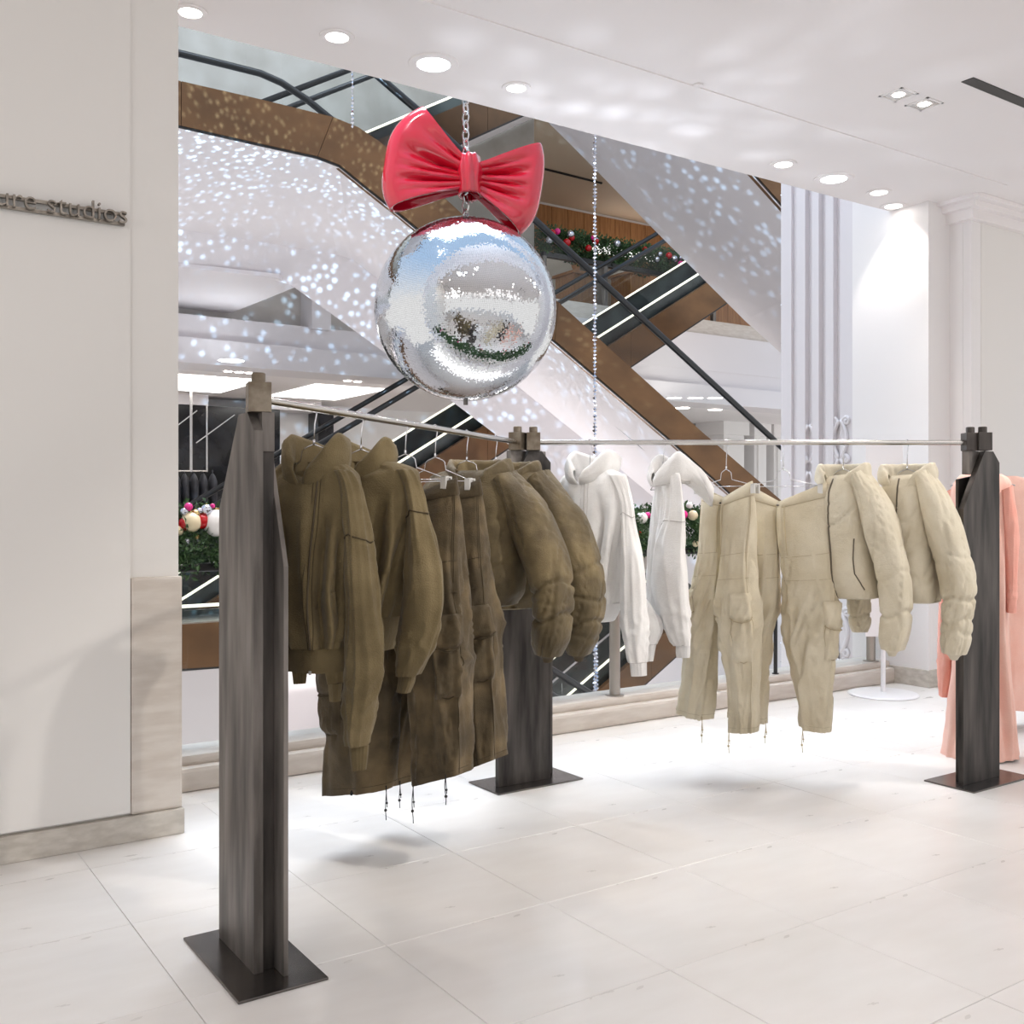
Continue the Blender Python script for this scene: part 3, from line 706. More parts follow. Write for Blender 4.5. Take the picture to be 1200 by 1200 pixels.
# ================================================================= GARMENTS
def washed(name, a, b, c, bump=.5, rough=.9, sheen=.12, weave=260, wr=14, lum=.0):
    """washed cloth: broad wash tone, fine mottling, weave and small crumple relief"""
    m = bpy.data.materials.new(name); m.use_nodes = True; nt = m.node_tree; B = nt.nodes['Principled BSDF']
    B.inputs['Roughness'].default_value = rough; B.inputs['Specular IOR Level'].default_value = .25
    B.inputs['Sheen Weight'].default_value = sheen; B.inputs['Sheen Roughness'].default_value = .45
    N = nt.nodes.new; L = nt.links.new
    tc = N('ShaderNodeTexCoord'); n1 = N('ShaderNodeTexNoise'); n2 = N('ShaderNodeTexNoise'); n3 = N('ShaderNodeTexNoise')
    n1.inputs['Scale'].default_value = 6; n1.inputs['Detail'].default_value = 6; n2.inputs['Scale'].default_value = weave; n2.inputs['Detail'].default_value = 2
    n3.inputs['Scale'].default_value = wr; n3.inputs['Detail'].default_value = 4
    r = N('ShaderNodeValToRGB'); e = r.color_ramp.elements; e[0].position = .34; e[1].position = .68
    e[0].color = (*a, 1); e[1].color = (*c, 1); k = e.new(.5); k.color = (*b, 1)
    L(tc.outputs['Object'], n1.inputs['Vector']); L(n1.outputs[0], r.inputs[0])
    mx = N('ShaderNodeMix'); mx.data_type = 'RGBA'; mx.blend_type = 'MULTIPLY'; mx.inputs[0].default_value = .35
    mr = N('ShaderNodeMapRange'); mr.inputs[3].default_value = .72; mr.inputs[4].default_value = 1.22
    L(tc.outputs['Object'], n2.inputs['Vector']); L(n2.outputs[0], mr.inputs[0]); L(r.outputs[0], mx.inputs[6]); L(mr.outputs[0], mx.inputs[7])
    L(mx.outputs[2], B.inputs['Base Color'])
    ad = N('ShaderNodeMath'); ad.operation = 'MULTIPLY_ADD'; ad.inputs[1].default_value = 2.2
    L(tc.outputs['Object'], n3.inputs['Vector']); L(n3.outputs[0], ad.inputs[0]); L(n2.outputs[0], ad.inputs[2])
    bp = N('ShaderNodeBump'); bp.inputs['Strength'].default_value = bump; bp.inputs['Distance'].default_value = .006
    L(ad.outputs[0], bp.inputs['Height']); L(bp.outputs[0], B.inputs['Normal'])
    return m
M['olive'] = washed('olive_fleece', srgb(100, 87, 61), srgb(114, 100, 71), srgb(128, 113, 83))
M['olive_rib'] = washed('olive_rib', srgb(98, 85, 59), srgb(110, 96, 68), srgb(122, 107, 77), weave=380)
M['olive_twill'] = washed('olive_twill', srgb(66, 56, 40), srgb(86, 74, 54), srgb(116, 99, 72), .5, .75, .1, 320, 22)
M['olive_shell'] = washed('olive_shell', srgb(80, 69, 48), srgb(100, 87, 62), srgb(128, 112, 80), .6, .5, .08, 300, 20)
M['white_fleece'] = washed('white_fleece', srgb(236, 233, 230), srgb(240, 238, 235), srgb(243, 241, 239), .4)
M['beige_twill'] = washed('beige_twill', srgb(208, 196, 169), srgb(215, 204, 179), srgb(223, 213, 190), .5, .8, .1, 320, 20)
M['beige_shell'] = washed('beige_shell', srgb(209, 198, 173), srgb(215, 205, 182), srgb(221, 212, 191), .5, .7, .15, 300, 22)
M['pink'] = washed('pink_jersey', srgb(243, 194, 178), srgb(246, 201, 186), srgb(248, 208, 194), .35)
M['pink_deep'] = washed('coral_jersey', srgb(236, 164, 148), srgb(239, 172, 156), srgb(241, 180, 165), .35)
M['seam_olive'] = mat('olive_seam', srgb(66, 55, 36), .9)
M['seam_white'] = mat('white_seam', srgb(205, 200, 196), .9)
M['seam_beige'] = mat('beige_seam', srgb(186, 171, 142), .9)
M['zip_olive'] = mat('olive_zip', srgb(74, 62, 42), .6)
M['zip_beige'] = mat('beige_zip', srgb(96, 86, 70), .6)
M['cord_black'] = mat('black_cord', srgb(28, 26, 24), .8)
M['cord_beige'] = mat('beige_cord', srgb(196, 180, 146), .8)
M['clip'] = mat('hanger_clip', srgb(220, 218, 214), .35, .2)
M['inside_dark'] = mat('dark_lining', srgb(58, 50, 36), .9)

def fbm(x, y, z, o=2):
    return noise.noise((x, y, z)) + (.5 * noise.noise((x * 2.1, y * 2.1, z * 2.1)) if o > 1 else 0)
def ridge(x, y, z):
    n = 1 - abs(noise.noise((x, y, z))) * 2.2
    return n * abs(n)

def crease(x, y, z, w=.12, seed=0.0):
    n = abs(noise.noise((x, y, z))); m = noise.noise((x * .7 + 9 + seed, y * .7, z * .45 + seed)) + .35
    return max(0, 1 - n / w) ** 1.3 * max(0, min(1, m * 1.8))

class Loft:
    """tube or sheet of rings between left/right points, with its own fold relief; points can be asked for anywhere on it"""
    def __init__(s, rows, disp=None, nexp=2.3, nu=72, nv=60, close=True, u0=0.0, u1=1.0, dip=0.0):
        s.dip = dip
        # row: (L, R, thickness, y offset[, power])
        s.rows = rows; s.disp = disp; s.n = nexp; s.nu = nu; s.nv = nv; s.close = close; s.u0 = u0; s.u1 = u1
        k = [0.0]
        for a, b in zip(rows[:-1], rows[1:]):
            ca = (a[0] + a[1]) / 2; cb = (b[0] + b[1]) / 2
            k.append(k[-1] + max(.004, (cb - ca).length))
        s.k = [x / k[-1] for x in k]; s.len = k[-1]
    def row(s, v):
        v = min(1, max(0, v)); R = s.rows; k = s.k; n = len(R)
        i = 0
        while i < n - 2 and v > k[i + 1]: i += 1
        t = (v - k[i]) / max(1e-6, k[i + 1] - k[i])
        i0, i1, i2, i3 = max(0, i - 1), i, i + 1, min(n - 1, i + 2)
        def cr(f):
            a, b, c, d = f(R[i0]), f(R[i1]), f(R[i2]), f(R[i3])
            m1 = (c - a) * .5; m2 = (d - b) * .5
            if i0 == i1: m1 = c - b
            if i3 == i2: m2 = c - b
            # non-uniform spacing guard
            h = k[i2] - k[i1]
            if i0 != i1: m1 = (c - a) * (h / max(1e-6, k[i2] - k[i0]))
            if i3 != i2: m2 = (d - b) * (h / max(1e-6, k[i3] - k[i1]))
            return b * (2 * t ** 3 - 3 * t * t + 1) + m1 * (t ** 3 - 2 * t * t + t) + c * (-2 * t ** 3 + 3 * t * t) + m2 * (t ** 3 - t * t)
        return cr(lambda r: r[0]), cr(lambda r: r[1]), cr(lambda r: r[2]), cr(lambda r: r[3])
    def base(s, u, v):
        L, R, th, yo = s.row(v); c = (L + R) / 2; h = (R - L) / 2
        a = 2 * PI * u; ca, sa = math.cos(a), math.sin(a); e = 2.0 / s.n
        x = math.copysign(abs(ca) ** e, ca); y = math.copysign(abs(sa) ** e, sa)
        p = c + h * x + Vector((0, th * y + yo, 0))
        if s.dip: p.z -= s.dip * max(0, -sa) ** 1.5 * max(0, 1 - v / .13) * max(0, 1 - (x * 1.05) ** 2)
        hl = max(1e-4, h.length)
        nrm = (h / hl * (ca / hl) + Vector((0, sa / max(1e-4, th), 0)))
        return p, nrm.normalized() if nrm.length > 1e-9 else Vector((0, -1, 0))
    def pt(s, u, v, off=0.0):
        p, n = s.base(u, v)
        d = s.disp(u, v, p) if s.disp else 0.0
        return p + n * (d + off)
    def build(s, name, m, parent, close_ends=(False, False), thick=0.0):
        vs = []; fs = []; nu, nv = s.nu, s.nv; w = nu if s.close else nu + 1
        for j in range(nv + 1):
            for i in range(w):
                vs.append(s.pt(s.u0 + (s.u1 - s.u0) * i / nu, j / nv))
        for j in range(nv):
            for i in range(nu):
                a = j * w + i; b = j * w + (i + 1) % w
                fs.append((a, a + w, b + w, b))
        for e, j in ((0, 0), (1, nv)):
            if close_ends[e]:
                c = sum((vs[j * w + i] for i in range(w)), Vector()) / w
                vs.append(c); k = len(vs) - 1
                for i in range(nu):
                    a = j * w + i; b = j * w + (i + 1) % w; fs.append((a, b, k) if e == 0 else (b, a, k))
        me = bpy.data.meshes.new(name); me.from_pydata([tuple(p) for p in vs], [], fs); me.update()
        o = mesh_obj(name, me, m, parent, True)
        return o
    def strip(s, name, m, parent, uv, r=.002, off=.0015, n=5, label=None):
        """a cord, seam or zip line laid on the surface"""
        pts = []
        for (ua, va), (ub, vb) in zip(uv[:-1], uv[1:]):
            k = max(2, int(14 * max(abs(vb - va) * s.len / .12, abs(ub - ua) * 2)))
            for i in range(k): t = i / k; pts.append(s.pt(ua + (ub - ua) * t, va + (vb - va) * t, off))
        pts.append(s.pt(*uv[-1], off))
        o = MB().tube(pts, r, n).build(name, m, parent, smooth=True)
        if label: o['label'] = label
        return o
    def patch(s, name, m, parent, ua, ub, va, vb, off=.004, bulge=0.0, nu=14, nv=14, shape=None, edge=.002, crumple=0.0, low=0.0):
        """a sewn-on piece following the surface: pocket, flap, band"""
        q = MB(); grid = []
        for j in range(nv + 1):
            for i in range(nu + 1):
                x, y = i / nu, j / nv
                u = ua + (ub - ua) * x; v = va + (vb - va) * y
                if shape: u, v = shape(u, v, x, y)
                rim = min(1, 8 * min(x, 1 - x, y, 1 - y))
                b = off + bulge * (math.sin(PI * x) ** .5) * (math.sin(PI * min(1, y ** (1 - low * .5))) ** .6 if low == 0 else (y ** 1.2) * (1 - max(0, (y - .82) / .18) ** 2))
                if crumple: b += crumple * rim * ridge(x * 2.2, y * 3.1, ua * 9)
                grid.append(s.pt(u, v, b if rim > 0 else edge))
        w = nu + 1
        q.add(grid, [(j * w + i, (j + 1) * w + i, (j + 1) * w + i + 1, j * w + i + 1) for j in range(nv) for i in range(nu)])
        q.open = True
        return q.build(name, m, parent, smooth=True)

class Frame:
    """hanging plane of one garment: origin on the rod, local x across the hanger, local -y is the garment's front"""
    def __init__(s, px, k, phi, top=None):
        s.o = rod_point(px, k) if not isinstance(px, Vector) else px
        s.phi = phi; s.yaw = math.radians(-90) + ANG - math.radians(phi)
        s.R = Matrix.Rotation(s.yaw, 3, 'Z'); s.Ri = s.R.inverted()
    def W(s, px, py, yo=0.0):
        """picture point -> local point on the garment's own plane (shifted yo front/back)"""
        n = s.R @ Vector((0, 1, 0)); r = ray(px, py)
        p0 = s.o + n * yo
        t = (p0 - EYEP).dot(n) / r.dot(n)
        q = s.Ri @ (EYEP + r * t - s.o); q.y = 0
        return q
    def rows(s, table, th, yo=0.0, plane=0.0):
        """table rows: (Lx, Ly, Rx, Ry); th: list of thicknesses; yo list or number"""
        out = []; cp, sp = math.cos(math.radians(s.phi)), abs(math.sin(math.radians(s.phi)))
        for i, (a, b, c, d) in enumerate(table):
            y = yo[i] if isinstance(yo, (list, tuple)) else yo
            L, R = s.W(a, b, y), s.W(c, d, y); t = th[i] if isinstance(th, (list, tuple)) else th
            h = (R - L) / 2; px_, pz_ = h.x * cp, h.z; A = math.hypot(px_, pz_)     # half width seen; thickness takes its share of it
            q = sp * abs(px_) / max(1e-6, A)
            t = min(t, .72 * A / max(.05, q)); k = math.sqrt(max(.05 * A * A, A * A - (t * q) ** 2)) / max(1e-6, A)
            m_ = (L + R) / 2; out.append((m_ + (L - m_) * k, m_ + (R - m_) * k, t, y))
        return out
    def root(s, name, lab, cat, group): return thing(name, lab, cat, s.o, s.yaw, group)

def hanger(fr, lab, neck_drop, kind='top', half=.2, drop=.10, group='wire hangers', clips=None, bump=.045):
    t = thing('wire_hanger', lab, 'hanger', fr.o, fr.yaw, group)
    r = .0021; rr = .0125 + r + .0006
    q = MB()
    pts = [Vector((0, -rr * math.cos(a), rr * math.sin(a))) for a in [-.5 + i * (PI + .5) / 12 for i in range(13)]]
    pts = [Vector((0, p.y, p.z)) for p in pts] + [Vector((0, rr * .9, -.02)), Vector((0, .004, -.05)), Vector((0, 0, -neck_drop))]
    q.tube(pts, r, 6).build('hook', M['wire'], t, smooth=True)
    n0 = Vector((0, 0, -neck_drop)); q = MB()
    MB().tube([n0 + Vector((0, 0, .015)), n0 - Vector((0, 0, .004))], r * 1.9, 8).build('neck_sleeve', M['wire'], t, smooth=True)
    w = bump
    L = [n0, n0 + Vector((-w * .75, 0, -.012)), n0 + Vector((-w, 0, -.02)), n0 + Vector((-w * 1.15, 0, -.052)), n0 + Vector((-half, 0, -drop))]
    Rr = [Vector((-p.x, 0, p.z)) for p in L]
    q.tube(list(reversed(L)) + Rr[1:], r, 6).build('shoulder_wire', M['wire'], t, smooth=True)
    MB().tube([L[-1], Rr[-1]], r, 6).build('bottom_bar', M['wire'], t, smooth=True)
    for x in (clips or ()):
        c = MB()
        z0 = n0.z - drop
        c.box((x - .012, -.022, z0 - .036), (x + .012, -.013, z0 + .010)).box((x - .012, .013, z0 - .036), (x + .012, .022, z0 + .010)).box((x - .012, -.022, z0 + .004), (x + .012, .022, z0 + .010)).box((x - .008, -.006, z0 - .006), (x + .008, .006, z0 + .012))
        c.build('clip', M['clip'], t, bevel=.0015)
    return t

# ------------------------------------------------------------------ zip hoodie
def sstep(a, b, x):
    t = max(0, min(1, (x - a) / (b - a))); return t * t * (3 - 2 * t)
FOLDS = [(.835, .020, -.040, .12, .015), (.875, .016, .014, .15, .01), (.93, .016, -.030, .25, -.02), (.71, .02, -.024, .18, -.02), (.655, .018, .016, .2, -.01), (.60, .02, -.03, .2, .0)]
def drape(amp, freq, seed, v0=.08, spread=1.0, low=.9, folds=FOLDS):
    def f(u, v, p):
        a = 2 * PI * u; cu, su = math.cos(a), math.sin(a)
        k = max(0, min(1, (v - v0) / .35)) * spread
        d = amp * k * ridge(cu * freq + seed, su * freq, v * low + seed)
        d += amp * .45 * fbm(cu * freq * 1.3 + seed * 2, su * freq * 1.3, v * 3.2 + seed)
        for (uf, wf, df, vf, sf) in folds:
            d += df * amp / .021 * math.exp(-((u - uf - sf * (v - .5) * 2 - .006 * math.sin(v * 9 + seed + uf * 40)) / wf) ** 2) * sstep(vf, vf + .4, v) * (1 - .5 * sstep(.88, 1, v))
        d -= amp * .5 * k * crease(cu * 2.4 + seed, su * 2.4, v * 1.3 + cu * .8, .14, seed)
        return d
    return f
def sleeve_folds(amp, seed, bunch=.85):
    def f(u, v, p):
        a = 2 * PI * u; cu, su = math.cos(a), math.sin(a)
        d = amp * ridge(cu * 1.3 + seed, su * 1.3, v * 1.6 + seed)
        b = max(0, 1 - abs(v - bunch) / .16)
        d += amp * 1.1 * b * ridge(cu * 1.2 + seed, su * 1.2 + 3, v * 15)
        d += amp * .3 * fbm(cu * 2, su * 2 + seed, v * 6)
        return d
    return f

def hood(fr, root, m, seam, c, rx, ry, up, back, seed=0, gap=28, front_drop=.05, lean=0.0, peak=0.0, droop=.55):
    """a hood lying back: collar walls left and right of an open front, roll at the rim, bag behind"""
    na, nv = 48, 26; vs = []
    prof = [(.90, -.05), (1.06, -.012), (1.12, .03), (1.09, .068), (1.01, .093), (.90, .10), (.80, .086), (.74, .05), (.70, .0), (.69, -.05)]
    def PR(t):
        x = t * (len(prof) - 1); i = min(len(prof) - 2, int(x)); f = x - i; f = f * f * (3 - 2 * f) * .5 + f * .5
        return [prof[i][k] + (prof[i + 1][k] - prof[i][k]) * f for k in (0, 1)]
    for j in range(nv + 1):
        t = j / nv; k, h = PR(t)
        amax = PI - math.radians(gap * (.06 + .94 * min(1, t * 1.25) ** 1.3))
        for i in range(na + 1):
            a = -amax + 2 * amax * i / na                    # 0 = back
            fr_ = max(0, -math.cos(a))                        # towards the front
            bk = max(0, math.cos(a)) ** 2
            x = c.x + rx * k * math.sin(a)
            y = ry * k * math.cos(a) * (1 if math.cos(a) > 0 else .90)
            hz = h * up / .10 if h > 0 else h
            z = c.z + hz * (1 - .58 * fr_ ** 2.6) * (1 - .18 * bk) - front_drop * fr_ ** 1.5
            e = min(1, t * 2.2) * max(0, 1 - max(0, t - .62) * 2.6)
            y += back * bk * e; z -= (back * droop) * bk * e * (1 if t < .45 else .6)
            x += lean * bk * e
            z += peak * bk * e
            d = .006 * fbm(math.sin(a) * 2.2 + seed, math.cos(a) * 2.2, t * 3 + seed) + .006 * ridge(math.sin(a) * 1.5 + seed, math.cos(a) * 1.5 + 4, t * 1.7)
            x += d * math.sin(a); y += d * math.cos(a); z += d * .5
            vs.append(Vector((x, y, z)))
    w_ = na + 1
    q = MB().add(vs, [(j * w_ + i, j * w_ + i + 1, (j + 1) * w_ + i + 1, (j + 1) * w_ + i) for j in range(nv) for i in range(na)]); q.open = True
    o = q.build('hood', m, root, smooth=True)
    sd = o.modifiers.new('cloth', 'SOLIDIFY'); sd.thickness = .006; sd.offset = 0
    MB().tube([vs[w_ * 1 + i] + Vector((0, 0, -.004)) for i in range(na + 1)], .0028, 5).build('hood_seam', seam, o, smooth=True)
    return o

def hoodie(fr, lab, group, body, sleeves, cuffs, neck, m, rib, seam, seed, th, hem, hoodkw, zipm=None, pull=True, seam_v=(.3, .3), amp=.021, syo=(-.03, .07), zip_u=.75, sth=.05):
    root = fr.root('zip_hoodie', lab, 'hoodie', group)
    B = Loft(fr.rows(body, th), drape(amp, 2.0, seed), 2.5, 96, 64, dip=.05)
    B.build('body', m, root)
    hb = [(L, R, t_, y) for L, R, t_, y in fr.rows(hem, [th[-1] * .97, th[-1], th[-1] * .96])]
    Hb = Loft(hb, lambda u, v, p: .002 * math.sin(2 * PI * u * 60) * .35 + .004 * math.sin(6.28 * u * 5 + seed), 2.5, 96, 8); Hb.build('hem_band', rib, root)
    for i, (sl, cf) in enumerate(zip(sleeves, cuffs)):
        if not sl: continue
        yo = syo[i]
        sr_ = fr.rows(sl, [min(sth, .6 * (fr.W(r[2], r[3]) - fr.W(r[0], r[1])).length) for r in sl], yo)
        a0 = sr_[0]; ctr = a0[0] * .8 + a0[1] * .2 + Vector((0, 0, -.012)); hw = (a0[1] - a0[0]) * .12
        sr_ = [(ctr - hw, ctr + hw, .008, a0[3])] + sr_
        S = Loft(sr_, sleeve_folds(.011, seed + i * 3.7), 1.62, 56, 74)
        so = S.build('sleeve', m, root)
        if seam_v[i]: S.strip('seam', seam, so, [(.0, seam_v[i] + .02), (.25, seam_v[i]), (.5, seam_v[i] + .015), (.72, seam_v[i] - .012), (1.0, seam_v[i] + .02)], .0022, .0015)
        if cf:
            Cf = Loft(fr.rows(cf, [.7 * (fr.W(r[2], r[3]) - fr.W(r[0], r[1])).length * .5 for r in cf], yo), lambda u, v, p: .0012 * math.sin(2 * PI * u * 34) + .003 * math.sin(2 * PI * u * 3 + seed), 2.2, 48, 10)
            Cf.build('cuff', rib, so)
            Cf.strip('seam', seam, so, [(0, .01), (1, .01)], .002, .001)
    hood(fr, root, m, seam, neck, **hoodkw)
    if zipm:
        B.strip('zip', zipm, root, [(zip_u, .05), (zip_u, 1.0)], .0035, .0005, 6, label='dark zip down the front')
        for du in (-.012, .012): B.strip('seam', seam, root, [(zip_u + du, .06), (zip_u + du, 1.0)], .0012, .0008)
        if pull:
            p = B.pt(zip_u, .055, .006); MB().box((-.004, -.003, -.018), (.004, .002, .004), None, p).build('zip_pull', M['clip'], root, bevel=.001)
            p = Hb.pt(zip_u, .96, .004); MB().box((-.004, -.003, -.006), (.004, .002, .006), None, p).build('zip_stop', M['clip'], root, bevel=.001)
    # slanted front pocket
    if zipm:
        Bp = B.patch('pocket', m, root, zip_u + .03, zip_u + .155, .70, .965, .004, .006, shape=lambda u, v, x, y: (u - .05 * max(0, .6 - y) * (x), v))
    return root, B

# --- olive hoodies on the left rack
F = Frame(368, 0, 23)
hanger(F, 'wire hanger holding the front olive zip hoodie', .115, half=.17, drop=.135)
hoodie(F, 'olive zip hoodie hanging nearest the viewer, its long sleeve hanging lowest', 'hoodies',
       [(338, 541, 399, 541), (329, 547, 409, 547), (320, 560, 418, 558), (316, 600, 421, 600), (318, 650, 416, 650), (322, 700, 414, 700), (326, 735, 416, 735), (333, 755, 412, 757)],
       [[(394, 551, 410, 550), (400, 567, 421, 563), (405, 600, 430, 598), (407, 640, 436, 640), (407, 700, 443, 700), (406, 760, 448, 755), (405, 800, 449, 790), (406, 830, 441, 826), (407, 858, 435, 857), (409, 873, 431, 873)],
        [(322, 560, 342, 556), (318, 620, 345, 615), (324, 700, 350, 700), (334, 760, 362, 760), (341, 785, 361, 785)]],
       [[(410, 872, 431, 872), (411, 885, 430, 885), (413, 902, 428, 902)], [(343, 784, 359, 784), (345, 801, 357, 801)]],
       F.W(369, 547), M['olive'], M['olive_rib'], M['seam_olive'], 1.3, [.05, .06, .075, .095, .105, .11, .112, .105],
       [(333, 755, 412, 757), (334, 768, 411, 771), (336, 780, 408, 786)], dict(rx=.098, ry=.085, up=.105, back=.07, seed=2.0, gap=34), M['zip_olive'], seam_v=(.27, 0), zip_u=.80)
F = Frame(423, 0, 23)
hanger(F, 'wire hanger holding the second olive hoodie', .115, half=.17, drop=.135)
hoodie(F, 'second olive hoodie on the left rack, partly behind the first', 'hoodies',
       [(393, 540, 455, 540), (384, 545, 476, 545), (374, 556, 489, 553), (370, 600, 491, 600), (374, 650, 482, 650), (378, 700, 472, 700), (382, 722, 466, 722)],
       [[(465, 551, 481, 549), (472, 567, 490, 562), (477, 590, 497, 585), (479, 612, 502, 606), (476, 660, 514, 650), (472, 700, 520, 690), (468, 730, 519, 718), (466, 760, 510, 755), (466, 782, 498, 780), (467, 791, 491, 791)],
        [(376, 556, 394, 552), (374, 640, 398, 640), (378, 740, 402, 740), (384, 800, 400, 800)]],
       [[(468, 790, 487, 790), (467, 800, 485, 801), (465, 811, 480, 812)], [(385, 800, 400, 800), (387, 822, 398, 822)]],
       F.W(424, 545), M['olive'], M['olive_rib'], M['seam_olive'], 5.1, [.05, .06, .075, .095, .105, .115, .11],
       [(382, 722, 466, 722), (382, 740, 464, 742), (386, 758, 458, 762)], dict(rx=.102, ry=.085, up=.095, back=.09, seed=5.0, gap=30), M['zip_olive'], seam_v=(.24, 0))

# --- white hoodies on the right rack
F = Frame(691, 1, 48)
hanger(F, 'wire hanger holding the white zip hoodie beside the olive puffer jackets', .125, half=.15, drop=.12)
hoodie(F, 'white zip hoodie with hood laid back, next to the olive puffer jackets', 'hoodies',
       [(671, 550, 712, 548), (664, 555, 724, 552), (657, 563, 733, 560), (654, 600, 738, 600), (656, 640, 734, 645), (660, 680, 731, 690), (662, 700, 730, 708)],
       [[(714, 556, 732, 555), (724, 575, 737, 572), (728, 590, 741, 590), (729, 610, 743, 608), (728, 650, 753, 648), (727, 700, 758, 700), (729, 740, 760, 740), (733, 762, 760, 762), (737, 776, 759, 776)],
        [(662, 575, 676, 570), (700, 640, 724, 640), (735, 700, 757, 700), (745, 735, 776, 735), (750, 755, 771, 755)]],
       [[(738, 776, 759, 776), (740, 792, 759, 792)], [(752, 755, 770, 755), (755, 775, 766, 775)]],
       F.W(692, 552), M['white_fleece'], M['white_fleece'], M['seam_white'], 8.2, [.05, .06, .075, .09, .10, .11, .11],
       [(662, 700, 730, 708), (663, 712, 728, 718), (666, 722, 722, 730)], dict(rx=.125, ry=.095, up=.10, back=.09, seed=8.0, gap=30), M['seam_white'], seam_v=(.25, 0), zip_u=.765, syo=(-.02, .13), sth=.045)
F = Frame(777, 1, 74)
hanger(F, 'wire hanger holding the white hoodie seen from its side', .11, half=.15, drop=.12)
hoodie(F, 'white hoodie turned edge-on, hood sticking out toward the beige trousers', 'hoodies',
       [(774, 553, 795, 549), (770, 560, 798, 556), (766, 575, 801, 570), (762, 610, 803, 610), (759, 650, 801, 650), (758, 690, 800, 695), (761, 708, 799, 712)],
       [[(778, 556, 796, 554), (779, 585, 800, 582), (777, 612, 802, 604), (767, 640, 804, 630), (761, 680, 808, 670), (763, 705, 810, 700), (774, 730, 811, 730), (784, 750, 811, 750), (790, 757, 810, 757)], None],
       [[(791, 756, 809, 756), (791, 764, 809, 764), (792, 771, 808, 771)], None],
       F.W(784, 553), M['white_fleece'], M['white_fleece'], M['seam_white'], 11.4, [.05, .06, .075, .085, .095, .10, .10],
       [(761, 708, 799, 712), (762, 718, 798, 722), (764, 728, 796, 734)], dict(rx=.115, ry=.09, up=.09, back=.14, seed=11.0, gap=30, droop=1.8), None, seam_v=(.30, 0), syo=(-.02, 0), sth=.07)

# ------------------------------------------------------------------ puffer jackets
def puff(amp, seed, freq=9.0, slant=1.2):
    def f(u, v, p):
        a = 2 * PI * u; cu, su = math.cos(a), math.sin(a)
        d = amp * .35 + amp * .85 * fbm(cu * 1.1 + seed, su * 1.1, v * 2.4 + seed)
        d -= amp * 1.1 * crease(cu * .8 + seed, su * .9 + 2, v * freq + cu * slant + su * .6, .13, seed)
        d -= amp * .35 * crease(cu * 1.7 + seed + 5, su * 1.9, v * freq * 1.9 - cu * slant, .16, seed)
        return d
    return f
def sleeve_puff(amp, seed, pinch):
    g = puff(amp, seed, 5.5, 2.4)
    def f(u, v, p):
        d = g(u, v, p) + .006; a = 2 * PI * u
        for pv, pa in pinch:
            q = v - pv - .018 * math.sin(a * 2 + pv * 30) - .012 * noise.noise((math.cos(a) * 2, math.sin(a) * 2, pv * 20))
            d -= pa * math.exp(-(q / .013) ** 2)
        return d
    return f
